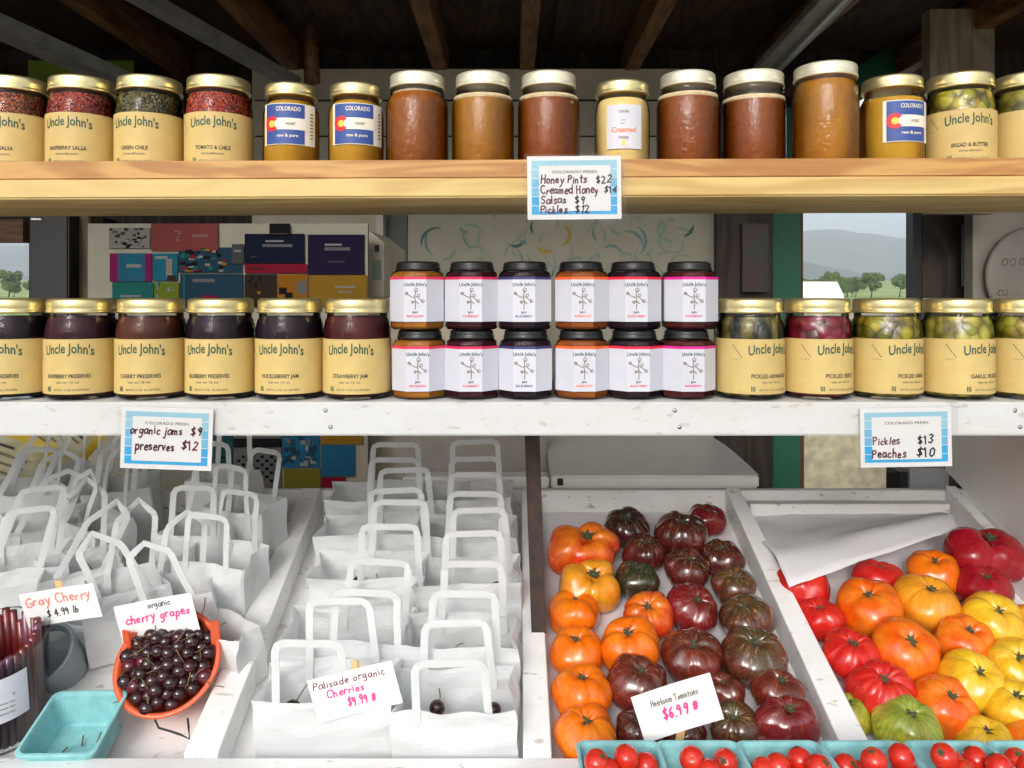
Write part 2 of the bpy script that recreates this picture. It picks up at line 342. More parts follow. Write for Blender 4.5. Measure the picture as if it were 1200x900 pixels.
# ------------------------------------------------------------------ lettering
_tc = {}
def text_mesh(s):
    if s in _tc: return _tc[s]
    cu = bpy.data.curves.new('t', 'FONT'); cu.body = s; cu.size = 1; cu.resolution_u = 2; cu.offset = .018; cu.fill_mode = 'FRONT'
    o = bpy.data.objects.new('t', cu); COL.objects.link(o)
    bpy.context.view_layer.update()
    me = bpy.data.meshes.new_from_object(o.evaluated_get(bpy.context.evaluated_depsgraph_get()))
    vs = [(v.co.x, v.co.y) for v in me.vertices]; fs = [tuple(p.vertices) for p in me.polygons]
    bpy.data.objects.remove(o); bpy.data.curves.remove(cu); bpy.data.meshes.remove(me)
    w = max(v[0] for v in vs) if vs else 1
    _tc[s] = (vs, fs, w); return _tc[s]
def put_text(mb, s, mat, width, height, u0, v0, mapf, arch=0, bold=0):
    """print text centred on (u0, v0) of a surface; mapf(u, v) -> 3D"""
    vs, fs, w = text_mesh(s); out = []
    for x, y in vs:
        u = (x/w-.5)*width; v = (y-.35)*height/.7
        if arch: v -= arch*(2*u/width)**2
        out.append(mapf(u0+u, v0+v))
    mb.add(out, fs, mat)
def cyl(r):   # label wrapped round a jar, front towards -Y
    return lambda u, v: (r*math.sin(u/r), -r*math.cos(u/r), v)

# a small marker handwriting: strokes on a grid, x-height 4, ascender 7, descender -3
G = {
'a':(4,[[(3.4,3.6),(1.5,4),(.3,2.4),(.6,.5),(1.8,0),(3.2,1.4),(3.4,3.8),(3.5,1),(4,0)]]),
'b':(4,[[(.5,7),(.5,0)],[(.5,2.6),(1.8,4),(3.2,3),(3,.8),(1.6,0),(.5,.8)]]),
'c':(3.4,[[(3.2,3.3),(1.8,4),(.5,2.6),(.6,.8),(1.9,0),(3.2,.6)]]),
'd':(4,[[(3.4,3),(2,4),(.5,3),(.5,1),(1.8,0),(3.3,1)],[(3.5,7),(3.4,1),(3.9,0)]]),
'e':(3.6,[[(.5,2),(3.2,2.3),(2.8,3.7),(1.6,4),(.5,2.6),(.6,.8),(1.8,0),(3.3,.6)]]),
'g':(4,[[(3.3,3.5),(1.6,4),(.4,2.4),(1.2,.6),(3,1.2),(3.3,3.8),(3.2,-1.6),(2,-3),(.5,-2.4)]]),
'h':(4,[[(.5,7),(.5,0)],[(.5,2.5),(1.8,4),(3,3.2),(3.2,0)]]),
'i':(1.4,[[(.7,4),(.7,0)],[(.7,5.4),(.8,5.8)]]),
'j':(2,[[(1.2,4),(1.2,-2),(.4,-3),(-.4,-2.4)],[(1.2,5.4),(1.3,5.8)]]),
'k':(3.6,[[(.5,7),(.5,0)],[(3,4),(.6,2),(3.2,0)]]),
'l':(1.4,[[(.7,7),(.7,0)]]),
'm':(5.4,[[(.5,4),(.5,0)],[(.5,3),(1.6,4),(2.6,3),(2.6,0)],[(2.6,3),(3.7,4),(4.7,3),(4.8,0)]]),
'n':(4,[[(.5,4),(.5,0)],[(.5,2.8),(1.9,4),(3,3.2),(3.2,0)]]),
'o':(3.8,[[(1.9,4),(.5,2.8),(.7,.7),(2,0),(3.3,1.2),(3.2,3.2),(1.9,4)]]),
'p':(4,[[(.5,4),(.5,-3)],[(.5,2.8),(1.9,4),(3.3,3),(3,.8),(1.6,0),(.5,.8)]]),
'r':(3,[[(.5,4),(.5,0)],[(.5,2.6),(1.6,3.9),(2.8,3.7)]]),
's':(3.2,[[(2.9,3.5),(1.5,4),(.5,3.2),(1.2,2.2),(2.6,1.6),(2.8,.6),(1.6,0),(.3,.5)]]),
't':(3,[[(1.4,6.4),(1.3,.7),(2.3,0)],[(.1,4.2),(2.7,4.3)]]),
'u':(4,[[(.5,4),(.5,1),(1.6,0),(3,1)],[(3.2,4),(3.3,0)]]),
'v':(3.4,[[(.2,4),(1.6,0),(3.1,4)]]),
'w':(5,[[(.2,4),(1.3,0),(2.5,3.4),(3.6,0),(4.8,4)]]),
'y':(3.6,[[(.4,4),(1.8,.8)],[(3.3,4),(1.6,-1.5),(.4,-3)]]),
'C':(5,[[(4.4,6),(2.9,7),(1,5.8),(.4,3.2),(1.4,.7),(3,0),(4.6,1)]]),
'G':(5,[[(4.3,6),(2.9,7),(1,5.8),(.4,3.2),(1.4,.6),(3.2,0),(4.6,1.3),(4.6,3),(2.8,3)]]),
'H':(4.8,[[(.6,7),(.5,0)],[(4,7),(4,0)],[(.5,3.6),(4,3.7)]]),
'O':(5,[[(2.5,7),(.6,5.4),(.6,1.6),(2.5,0),(4.4,1.6),(4.4,5.4),(2.5,7)]]),
'P':(4.4,[[(.6,7),(.6,0)],[(.6,6.8),(3,7),(4,5.4),(3,3.8),(.6,3.4)]]),
'S':(4.2,[[(3.8,6.2),(2.2,7),(.7,5.8),(1.2,4.2),(3.2,3),(3.7,1.2),(2.2,0),(.4,.8)]]),
'T':(4.4,[[(.1,7),(4.2,7)],[(2.2,7),(2.1,0)]]),
'$':(4.2,[[(3.6,5.6),(2.2,6.3),(.8,5.4),(1.2,4),(3.1,3),(3.5,1.6),(2.1,.7),(.5,1.4)],[(2.2,7.4),(2.1,-.4)]]),
'#':(4.4,[[(1.4,6.5),(1,.5)],[(3.2,6.5),(2.8,.5)],[(.2,4.6),(4.2,4.7)],[(.1,2.4),(4,2.5)]]),
'0':(4,[[(2,7),(.6,5.4),(.6,1.6),(2,0),(3.4,1.6),(3.4,5.4),(2,7)]]),
'1':(2.2,[[(.3,5.6),(1.3,7),(1.3,0)]]),
'2':(4,[[(.5,5.8),(1.8,7),(3.3,5.6),(2.4,3),(.4,0),(3.7,.1)]]),
'3':(4,[[(.5,6.2),(2,7),(3.3,5.6),(1.6,3.8),(3.5,2.2),(2.2,0),(.4,.8)]]),
'4':(4,[[(2.6,0),(2.7,7),(.3,2.4),(3.8,2.5)]]),
'5':(4,[[(3.4,7),(.8,7),(.6,4),(2.4,4.2),(3.4,2.4),(2.3,.1),(.4,.6)]]),
'6':(4,[[(3,6.8),(1.2,5),(.5,2),(1.8,0),(3.3,1.4),(2.4,3.4),(.6,2.4)]]),
'8':(4,[[(2,3.8),(.7,5.4),(2,7),(3.2,5.4),(2,3.8),(.5,2),(2,0),(3.5,2),(2,3.8)]]),
'9':(4,[[(3.3,5),(1.8,3.6),(.6,5),(1.9,7),(3.3,6),(3.1,3),(2.4,0)]]),
'.':(1.4,[[(.6,.1),(.8,.5)]]), "'":(1.2,[[(.7,7),(.6,5.8)]]), ' ':(2.4,[]),
}
def hand(mb, s, mat, u0, v0, h, mapf, width=None, wt=.75, seed=1, slope=0):
    """handwriting starting at (u0, v0); h = height of a capital"""
    rn = random.Random(seed); k = h/7.0
    tot = sum(G.get(c, G['o'])[0]+.9 for c in s)
    kx = (width/tot) if width else k
    x = 0
    for c in s:
        adv, st = G.get(c, G['o']); jy = rn.uniform(-.55, .55); jr = rn.uniform(-.12, .14); js = rn.uniform(.88, 1.12)
        for ln in st:
            pts = [Vector(((x+px*js+py*(.08+jr))*kx, (py*js+jy)*k)) for px, py in ln]
            for i in range(len(pts)-1):
                a, b = pts[i], pts[i+1]; d = b-a
                if d.length < 1e-9: continue
                d = d.normalized(); n = Vector((-d.y, d.x))*wt*k*.5; e = d*wt*k*.3
                q = [a-e-n, b+e-n, b+e+n, a-e+n]
                mb.add([mapf(u0+p.x, v0+p.y+slope*p.x) for p in q], [(0,1,2,3)], mat)
        x += adv+.9
def flat(u, v): return (u, 0, v)
def flat_at(x, y, z, dx=1.0): return lambda u, v: (x+u, y, z+v)

# ------------------------------------------------------------------ ground and country outside
grass_m = plain('field_grass', (.17,.27,.045), .9, c2=(.26,.32,.09), scale=.02, bump=0)
g_m, nt, p, out = nodes('gravel_ground')
tc = nt.nodes.new('ShaderNodeTexCoord'); nz = nt.nodes.new('ShaderNodeTexNoise'); nz.inputs['Scale'].default_value = 60; nz.inputs['Detail'].default_value = 6
far = nt.nodes.new('ShaderNodeTexNoise'); far.inputs['Scale'].default_value = .01
nt.links.new(tc.outputs['Object'], nz.inputs['Vector'])
cr = nt.nodes.new('ShaderNodeValToRGB'); cr.color_ramp.elements[0].color = (.20,.18,.15,1); cr.color_ramp.elements[1].color = (.42,.39,.34,1)
nt.links.new(nz.outputs[0], cr.inputs[0]); nt.links.new(cr.outputs[0], p.inputs['Base Color']); p.inputs['Roughness'].default_value = .9
mb = MB(); mb.add([(-8900,-8900,0),(8900,-8900,0),(8900,8900,0),(-8900,8900,0)], [(0,1,2,3)], g_m); struct(mb.build('ground'))
mb = MB(); mb.add([(-3000,30,.03),(3000,30,.03),(3000,6000,.03),(-3000,6000,.03)], [(0,1,2,3)], grass_m); struct(mb.build('field'))
def ridge(name, Y0, depth, prof, mat, amp, x0, x1, n=120, rows=14, base=0, seed=0):
    mb = MB(); vs = []; fs = []
    for j in range(rows+1):
        t = j/rows
        for i in range(n+1):
            X = x0+(x1-x0)*i/n; Y = Y0+depth*t
            h = prof(X/Y0)*math.sin(min(1, t*1.25)*math.pi/2)
            h += amp*noise.fractal(Vector((X/Y0*14+seed, t*6, seed)), 1, 2, 5)*min(1, t*3)*(1-.3*t)
            vs.append((X, Y, max(base, h) if j else -2))
    for j in range(rows):
        for i in range(n):
            a = j*(n+1)+i; fs.append((a, a+1, a+n+2, a+n+1))
    mb.add(vs, fs, mat, True); return struct(mb.build(name))
mtn = plain('mountain_forest', (.075,.115,.055), .95, c2=(.13,.14,.08), scale=.004, detail=6)
mtn2 = plain('mountain_forest_dark', (.05,.08,.045), .95, c2=(.08,.10,.05), scale=.006, detail=6)
ridge('mountain', 5600, 2200, lambda r: 500+170*math.exp(-((r-.52)/.12)**2)-150*math.exp(-((r-.36)/.06)**2)+60*math.sin(r*9), mtn, 50, -8800, 8800, seed=3)
ridge('hill', 3600, 900, lambda r: 150*math.exp(-((r-.36)/.09)**2)+100+30*math.sin(r*17), mtn2, 22, -5000, 5000, seed=8)
ridge('meadow_slope', 700, 1400, lambda r: 30+4*math.sin(r*11), plain('pale_meadow', (.20,.30,.06), .9, c2=(.34,.40,.12), scale=.02, detail=5), 3, -1500, 1800, seed=5)

leafm = plain('leaf_green', (.07,.12,.025), .8, c2=(.12,.18,.045), scale=.8)
barkm = plain('bark', (.09,.065,.045), .9, var=.3, scale=6)
def far_tree(x, y, h, label, seed):
    rn = random.Random(seed); t = thing('tree', label, 'tree', (x, y, 0), group='trees beyond the stand')
    mb = MB(); mb.tube([(0,0,0),(.05*h,0,.3*h),(0,.03*h,.7*h)], .03*h, barkm, 8, taper=[1,.7,.3])
    for k in range(5):
        a = k*1.3; mb.tube([(0,0,(.3+.06*k)*h),(.2*h*math.cos(a), .2*h*math.sin(a), (.5+.06*k)*h)], .012*h, barkm, 6, taper=[1,.4])
    mb.build('trunk', t)
    mb = MB()
    cl = [(Vector((rn.uniform(-.26,.26), rn.uniform(-.26,.26), rn.uniform(.38,.85)))*h, rn.uniform(.1,.19)*h) for _ in range(16)]
    for c, r in cl:
        for _ in range(230):
            d = Vector((rn.gauss(0,1), rn.gauss(0,1), rn.gauss(0,1))).normalized()*r*rn.uniform(.5,1.05)
            q = Euler((rn.uniform(0,6), rn.uniform(0,6), 0)).to_matrix(); s = rn.uniform(.02,.038)*h
            mb.add([c+d+q @ Vector(p) for p in ((-s,0,0),(0,-s*.6,0),(s,0,0),(0,s*.6,0))], [(0,1,2,3)], leafm)
    mb.build('crown', t)
far_tree(168, 400, 14, 'round green tree far off under the mountain, seen through the window opening', 1)
far_tree(222, 440, 15, 'taller green tree far off at the right of the window view', 2)
far_tree(-270, 412, 15, 'leafy tree outside the left gap beside the dark cabinet', 3)

rt = random.Random(9)
for k in range(22):
    y_ = rt.uniform(330, 470); x_ = y_*(rt.uniform(.375, .535) if k < 16 else rt.uniform(-.70, -.62))
    far_tree(x_, y_, rt.uniform(8, 13), 'distant green tree in the tree line beyond the field', 20+k)
# white parked van outside
whitecar = plain('white_car_paint', (.8,.8,.8), .25, coat=.8); carglass = plain('dark_car_glass', (.02,.025,.03), .08, coat=.6); tyre = plain('tyre_rubber', (.02,.02,.02), .8)
van = thing('parked_van', 'white van parked outside, its roof showing above the pickle jars', 'van', (8.9, 27, 0), (0,0,R(-6)))
mb = MB(); sec = [(-2.4,.45),(-2.45,1.0),(-1.75,1.2),(-1.05,1.88),(-.6,1.95),(2.2,1.93),(2.4,1.5),(2.45,.45)]
vs = []; fs = []
for (x, z) in sec: vs += [(x, -.9 if z < 1.3 else -.78, z), (x, .9 if z < 1.3 else .78, z)]
n = len(sec)
for i in range(n):
    j = (i+1) % n; fs.append((2*i, 2*j, 2*j+1, 2*i+1))
fs.append(tuple(2*i for i in range(n))[::-1]); fs.append(tuple(2*i+1 for i in range(n)))
mb.add(vs, fs, whitecar); mb.build('body', van)
for s in (-1, 1):
    mb = MB(); mb.add([(-1.35,s*.862,1.3),(-.35,s*.862,1.3),(-.35,s*.80,1.78),(-.95,s*.80,1.78)], [(0,1,2,3) if s < 0 else (3,2,1,0)], carglass); mb.build('side_window', van)
mb = MB(); mb.add([(-1.72,-.74,1.25),(-1.72,.74,1.25),(-1.08,.7,1.86),(-1.08,-.7,1.86)], [(0,1,2,3)], carglass); mb.build('windscreen', van)
for x in (-1.5, 1.6):
    for s in (-1, 1):
        mb = MB(); mb.lathe([(0,-.1),(.2,-.11),(.33,-.1),(.35,0),(.33,.1),(.2,.11),(0,.1)], tyre, 24, M=T(x, s*.82, .35) @ RX(90)); mb.build('wheel', van)

hz = bpy.data.materials.new('haze'); hz.use_nodes = True; hn = hz.node_tree; hn.nodes.clear()
ho = hn.nodes.new('ShaderNodeOutputMaterial'); pv = hn.nodes.new('ShaderNodeVolumePrincipled')
pv.inputs['Color'].default_value = (.82,.93,1,1); pv.inputs['Density'].default_value = 2.3e-4; hn.links.new(pv.outputs[0], ho.inputs['Volume'])
mb = MB(); mb.box(-9000, 9000, -9000, 9000, -3, 1000, hz); tag(mb.build('haze'), kind='stuff')
# unseen board block added behind the viewer to darken the jar reflections
reflection_block = thing('reflection_block', 'unseen brown board block added behind the viewer to darken jar reflections', 'added blocker', (-8, -24, 0))
bw = wood('reflection_block_boards', (.16,.10,.06), (.09,.055,.035), 'Z', 3, .8)
mb = MB(); mb.box(-9, 9, -6, 0, 0, 3.6, bw); mb.build('wall', reflection_block)
mb = MB(); mb.add([(-9.4,.5,3.5),(9.4,.5,3.5),(9.4,-3,5.6),(-9.4,-3,5.6),(-9.4,-6.5,3.5),(9.4,-6.5,3.5)], [(0,1,2,3),(3,2,5,4),(0,3,4),(1,5,2)], plain('reflection_block_roof', (.09,.085,.08), .7)); mb.build('roof', reflection_block)
for x in (-6, -2, 4, 7):
    mb = MB(); mb.box(x-.5, x+.5, .004, .05, 1.0, 2.2, M['white2']); mb.box(x-.42, x+.42, .051, .055, 1.08, 2.12, carglass); mb.build('window', reflection_block)  # window shapes on the added block, out of view
mb = MB(); mb.box(.2, 2.4, .004, .06, 0, 2.6, M['white2']); mb.build('door', reflection_block)

# ------------------------------------------------------------------ the stand: back wall, roof, posts
def quad_wall(mb, x0, x1, z0, z1, y, th, mat): mb.box(x0, x1, y, y+th, z0, z1, mat)
BY = 2.40
def xz(px, Y): return (px-600)/F*Y
def zz(py, Y): return CH+(345-py)/F*Y
mb = MB(); mb.box(-2.2, 2.6, .3, 2.7, .004, .05, M['brownwood']); struct(mb.build('floor'))
# dark back wall with two openings
wl = MB(); ztop = 2.30
xo0, xo1 = xz(938, BY), xz(1084, BY); xl0, xl1 = xz(-60, BY), xz(34, BY)
zo = zz(348, BY)-.05; dk = M['darkwood']
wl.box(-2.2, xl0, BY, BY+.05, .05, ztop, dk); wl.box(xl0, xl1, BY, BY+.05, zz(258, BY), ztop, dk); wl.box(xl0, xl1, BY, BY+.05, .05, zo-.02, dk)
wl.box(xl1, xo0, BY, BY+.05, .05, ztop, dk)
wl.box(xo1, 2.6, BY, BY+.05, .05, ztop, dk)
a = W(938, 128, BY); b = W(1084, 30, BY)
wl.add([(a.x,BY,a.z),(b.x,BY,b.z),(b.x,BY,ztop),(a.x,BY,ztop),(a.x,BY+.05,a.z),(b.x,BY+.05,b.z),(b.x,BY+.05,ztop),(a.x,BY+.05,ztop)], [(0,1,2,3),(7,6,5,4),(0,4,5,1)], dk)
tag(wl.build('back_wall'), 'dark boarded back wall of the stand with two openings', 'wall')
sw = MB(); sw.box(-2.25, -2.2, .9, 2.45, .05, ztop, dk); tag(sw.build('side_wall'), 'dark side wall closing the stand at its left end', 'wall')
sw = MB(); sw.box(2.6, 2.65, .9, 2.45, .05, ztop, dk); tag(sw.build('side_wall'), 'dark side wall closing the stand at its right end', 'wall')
mb = MB(); mb.box(xo0, xo1+.02, BY-.03, BY+.02, .05, zo, M['cream']); tag(mb.build('low_wall'), 'cream plastered low wall under the window opening', 'wall')
# roof
rf = thing('stand_roof', 'dark wooden roof boards over the stand', 'roof', (0, 0, 0))
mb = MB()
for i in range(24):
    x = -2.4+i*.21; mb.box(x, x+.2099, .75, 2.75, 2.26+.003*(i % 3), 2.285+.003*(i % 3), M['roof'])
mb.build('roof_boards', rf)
ROOFZ = 2.175
rx = [(-.66,'brown rafter above the four flagged and salsa jars'),(-.216,'brown rafter above the dark honey jar, first from the grey pole'),(.045,'narrow brown rafter in the middle above the honey jars'),(.36,'brown rafter leaning over the creamed honey jar'),(-1.02,'brown rafter in the dark between the two grey poles'),(.78,'dark rafter near the white-edged metal bar'),(1.2,'dark rafter beside the tan boards at the right')]
for x, lb in rx:
    mb = MB(); mb.box(x-.022, x+.022, .76, BY-.01, ROOFZ, 2.258, M['rafter'], bev=.002)
    tag(mb.build('rafter'), lb, 'rafter', 'rafters under the roof')
mb = MB(); mb.box(-2.4, 2.6, .74, 2.76, 2.29, 2.30, M['roof']); mb.build('roof_cover', rf)
mb = MB(); mb.box(-2.19, .98, BY-.06, BY-.001, 2.10, ROOFZ-.002, M['roof']); tag(mb.build('wall_plate'), 'dark timber beam along the top of the back wall', 'beam')
mb = MB(); mb.tube([W(366, 98, 2.1), W(363, 30, 2.1)], .022, M['rafter'], 4); tag(mb.build('short_post'), 'short brown wooden post hanging behind the flag labelled honey jar', 'post')
mb = MB(); mb.bar(W(150, -12, 1.7), W(345, 98, 2.15), .05, .028, M['greymetal']); tag(mb.build('metal_pole'), 'grey metal pole slanting down towards the red salsa jar', 'pole')
mb = MB(); mb.bar(W(-60, 5, 1.75), W(158, 102, 2.1), .10, .03, M['greymetal']); tag(mb.build('metal_pole'), 'wide grey metal bar at the far left above the salsa jars', 'pole')
mb = MB(); mb.bar(W(1000, -25, 1.65), W(896, 84, 2.15), .075, .02, M['greymetal']); mb.bar(W(1008, -25, 1.64), W(902, 86, 2.14), .012, .03, M['galv']); tag(mb.build('metal_pole'), 'grey metal bar with a shiny edge slanting above the honey jars', 'pole')
# lime card
mb = MB(); lm = plain('lime_card', (.16,.26,.02), .6)
a = W(33, 77, 2.2); b = W(156, 110, 2.2); mb.box(a.x, b.x, 2.2, 2.206, b.z, W(0,71,2.2).z, lm); tag(mb.build('lime_board'), 'lime green board behind the lids of the salsa jars', 'board')
# pale wall panel behind the honey
mb = MB(); mb.box(xz(298, 2.33), xz(795, 2.33), 2.31, 2.33, zz(300, 2.33), zz(83, 2.33), M['tanwall'])
for zq in (118, 160): mb.box(xz(298, 2.3), xz(795, 2.3), 2.305, 2.31, zz(zq, 2.31)-.002, zz(zq, 2.31)+.002, M['black'])
tag(mb.build('wall_panel'), 'tan boarded wall panel behind the honey jars', 'panel')
# tan boards top right
mb = MB(); mb.box(xz(1090, 1.95), xz(1139, 1.95), 1.95, 1.99, zz(250, 1.95), ROOFZ+.05, M['tanpost']); tag(mb.build('upright_board'), 'wide weathered tan upright board behind the pickle jar', 'board')
mb = MB(); mb.box(xz(1141, 1.95), xz(1167, 1.95), 1.955, 1.99, zz(250, 1.95), ROOFZ+.05, M['tanpost']); tag(mb.build('upright_board'), 'narrow weathered tan upright board next to the wide one', 'board')
# green brace, red trim
mb = MB(); mb.bar(W(940, 142, BY-.03), W(1086, 46, BY-.03), .09, .03, M['green'], up=(0,1,0)); tag(mb.build('brace'), 'green painted diagonal brace over the window opening', 'brace')
mb = MB(); mb.bar(W(1020, 103, BY-.01), W(1086, 60, BY-.01), .018, .03, M['redtrim'], up=(0,1,0)); tag(mb.build('trim_strip'), 'dark red strip under the green diagonal brace', 'trim')
mb = MB(); mb.box(xz(905, BY-.05), xz(939, BY-.05), BY-.05, BY-.005, .05, zz(130, BY), M['green'], bev=.003); tag(mb.build('green_post'), 'green painted post at the side of the window opening', 'post')
mb = MB(); mb.box(xz(939.4, BY-.05), xz(941.5, BY-.05), BY-.048, BY-.005, .05, zz(130, BY), M['redtrim']); tag(mb.build('edge_strip'), 'thin rust red edge strip beside the green post', 'trim')
mb = MB(); mb.box(xz(1070, 2.2), xz(1080, 2.2), 2.2, 2.24, .05, zz(230, 2.2), M['black']); mb.box(xz(1082, 2.2), xz(1138, 2.2), 2.205, 2.24, .05, zz(230, 2.2), M['darkwood']); tag(mb.build('dark_post'), 'black boarded post at the right edge of the window opening', 'post')
mb = MB(); mb.box(xz(1129, 2.15), xz(1133, 2.15), 2.15, 2.16, zz(335, 2.15), zz(262, 2.15), M['galv']); tag(mb.build('highlight_strip'), 'thin pale strip standing for the highlight on the dark post', 'strip')  # pale strip modelled in place of a vertical highlight on the post
tw = plain('taupe_wall', (.30,.27,.23), .85, var=.12, scale=8)
mb = MB(); mb.box(xz(1140, 2.1), xz(1320, 2.1), 2.1, 2.14, .5, zz(232, 2.1), tw); tag(mb.build('taupe_panel'), 'taupe wall panel at the right end of the stand', 'panel')
dsk = thing('round_sign', 'dark round sign with scribbled writing on the taupe panel', 'sign', W(1212, 324, 2.08))
mb = MB(); mb.lathe([(0,.012),(.13,.012),(.136,.008),(.136,0),(0,0)], plain('dull_brown_disc', (.235,.21,.18), .6, var=.1), 48, M=RX(90)); hand(mb, 'oooc', M['ink_grey'], -.10, .03, .035, lambda u, v: (u, -.0135, v), wt=.6); hand(mb, 'cu', M['ink_grey'], -.11, -.05, .025, lambda u, v: (u, -.0135, v), wt=.9); mb.build('disc', dsk)
# dark shapes between floral panel and green post
mb = MB(); mb.box(xz(840, 2.2), xz(904, 2.2), 2.2, 2.23, .4, zz(236, 2.2), M['darkwood']); tag(mb.build('dark_board'), 'very dark board between the floral panel and the green post', 'board')
mb = MB(); mb.box(xz(870, 2.17), xz(900, 2.17), 2.17, 2.19, zz(342, 2.17), zz(262, 2.17), plain('dark_red_poster', (.055,.014,.014), .5, c2=(.02,.025,.02), scale=25)); tag(mb.build('poster'), 'small dark red poster beside the green post', 'poster')
# left side of the gap
mb = MB(); mb.box(xz(34, 2.0), xz(80, 2.0), 2.0, 2.25, .05, zz(247, 2.0), M['black'], bev=.004); mb.box(xz(38, 2.0), xz(50, 2.0), 1.994, 1.9995, zz(258, 2), zz(256, 2), M['galv']); tag(mb.build('dark_cabinet'), 'tall black cabinet beside the left window gap', 'cabinet')
mb = MB(); mb.box(xz(81, 2.05), xz(105, 2.05), 2.05, 2.12, .05, zz(240, 2.05), M['brownwood'], bev=.003); tag(mb.build('wooden_post'), 'brown wooden post between the black cabinet and the notice board', 'post')
mb = MB(); mb.box(xl0, xl1, BY-.03, BY, zz(285, BY), zz(258, BY), wood('rusty_board', (.25,.13,.07), (.14,.07,.04), 'X')); tag(mb.build('cross_board'), 'rusty brown board across the left window gap', 'board')
# pale post, carton, dark strip
mb = MB(); mb.box(xz(441, 2.2), xz(449, 2.2), 2.2, 2.24, .05, zz(235, 2.2), plain('pale_post', (.45,.42,.38), .6)); tag(mb.build('pale_post'), 'slim pale post behind the cardboard carton', 'post')
mb = MB(); mb.box(xz(452, 2.25), xz(477, 2.25), 2.25, 2.28, .05, zz(235, 2.25), plain('grey_green_board', (.07,.08,.07), .6)); tag(mb.build('grey_board'), 'dark grey green board left of the floral panel', 'board')
crd = plain('cardboard', (.44,.39,.30), .8, var=.12, scale=14)
ct = thing('carton', 'pale cardboard carton standing right of the notice board', 'carton', W(432, 348, 1.9))
mb = MB(); D = .10; w_ = xz(468, 1.9)-xz(432, 1.9); h_ = zz(270, 1.9)-zz(348, 1.9)
mb.add([(0,0,0),(w_*.5,0,0),(w_,.1,0),(w_*.4,.12,0),(0,0,h_),(w_*.5,0,h_-.03),(w_,.1,h_-.045),(w_*.4,.12,h_-.01)], [(0,1,5,4),(1,2,6,5),(2,3,7,6),(3,0,4,7),(4,5,6,7),(3,2,1,0)], crd); mb.build('box', ct)
mb = MB(); mb.box(w_*.12, w_*.42, -.0015, -.0005, h_*.25, h_*.55, plain('green_print', (.2,.27,.2), .7)); mb.box(w_*.2, w_*.35, -.0015, -.0005, h_*.68, h_*.78, M['ink_black']); mb.build('printing', ct)
mb = MB(); mb.box(xz(300, 1.9), xz(620, 1.9), 1.9, 2.3, .85, zz(349, 1.9), crd); tag(mb.build('back_counter'), 'brown counter behind the jars carrying the carton', 'counter')

# floral fabric panel
fp_m = plain('floral_cloth_ground', (.34,.315,.25), .85, var=.08, scale=12)
t1 = plain('teal_leaf', (.13,.22,.20), .8); t2 = plain('sage_leaf', (.20,.28,.22), .8); t3 = plain('gold_curl', (.34,.24,.05), .8); t4 = plain('dark_leaf', (.06,.11,.11), .8); t5 = plain('grey_sprig', (.24,.26,.22), .8)
mb = MB(); x0, x1 = xz(478, 2.25), xz(838, 2.25); z0, z1 = .5, zz(240, 2.25)
mb.box(x0, x1, 2.25, 2.27, z0, z1, fp_m)
rn = random.Random(4)
def crescent(mb, cx, cz, r, a0, a1, w, mat, y=2.2488):
    vs = []; n = 10
    for i in range(n+1):
        a = a0+(a1-a0)*i/n; ww = w*math.sin(math.pi*(.05+.9*i/n))
        for s in (-1, 1): vs.append((cx+(r+s*ww)*math.cos(a), y-(.0004*(rn.random())), cz+(r+s*ww)*math.sin(a)))
    mb.add(vs, [(2*i, 2*i+2, 2*i+3, 2*i+1) for i in range(n)], mat)
for k in range(110):
    cx = rn.uniform(x0+.06, x1-.06); cz = rn.uniform(zz(355, 2.25), z1-.04); a0 = rn.uniform(0, 6.28)
    crescent(mb, cx, cz, rn.uniform(.015,.05), a0, a0+rn.uniform(.9,2.2), rn.uniform(.001,.0055), rn.choice([t1,t2,t2,t2,t4,t5,t1]))
for cx, cz, r, a0, a1 in ((xz(655,2.25), zz(275,2.25), .032, -1.4, 1.2), (xz(640,2.25), zz(283,2.25), .03, 3.6, 5.4), (xz(625,2.25), zz(262,2.25), .02, 1, 3)):
    crescent(mb, cx, cz, r, a0, a1, .006, t3)
tag(mb.build('floral_panel'), 'cream floral cloth panel with teal leaves behind the small white jars', 'cloth')

# ------------------------------------------------------------------ notice board with cards
NB = 1.80
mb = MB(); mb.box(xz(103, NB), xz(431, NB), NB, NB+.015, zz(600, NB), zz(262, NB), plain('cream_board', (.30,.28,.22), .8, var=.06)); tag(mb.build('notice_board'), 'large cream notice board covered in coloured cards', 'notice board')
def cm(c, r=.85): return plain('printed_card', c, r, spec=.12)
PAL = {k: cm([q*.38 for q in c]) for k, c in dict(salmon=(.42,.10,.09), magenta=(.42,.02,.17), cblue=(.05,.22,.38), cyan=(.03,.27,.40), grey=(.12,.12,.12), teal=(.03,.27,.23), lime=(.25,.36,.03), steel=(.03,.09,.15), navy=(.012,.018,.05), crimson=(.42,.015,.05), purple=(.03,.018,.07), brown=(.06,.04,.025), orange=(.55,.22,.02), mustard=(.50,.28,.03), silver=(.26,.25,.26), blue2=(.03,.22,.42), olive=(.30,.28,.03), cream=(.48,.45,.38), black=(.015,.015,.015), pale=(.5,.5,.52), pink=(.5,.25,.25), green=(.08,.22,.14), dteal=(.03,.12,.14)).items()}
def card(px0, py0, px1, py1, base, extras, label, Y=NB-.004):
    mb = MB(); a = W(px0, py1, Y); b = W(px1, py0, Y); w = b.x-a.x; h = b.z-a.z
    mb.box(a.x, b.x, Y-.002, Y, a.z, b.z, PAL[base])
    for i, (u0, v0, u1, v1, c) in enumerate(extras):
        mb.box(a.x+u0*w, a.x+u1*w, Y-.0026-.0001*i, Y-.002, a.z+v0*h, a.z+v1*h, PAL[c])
    return tag(mb.build('printed_card'), label, 'card', 'cards on the notice board')
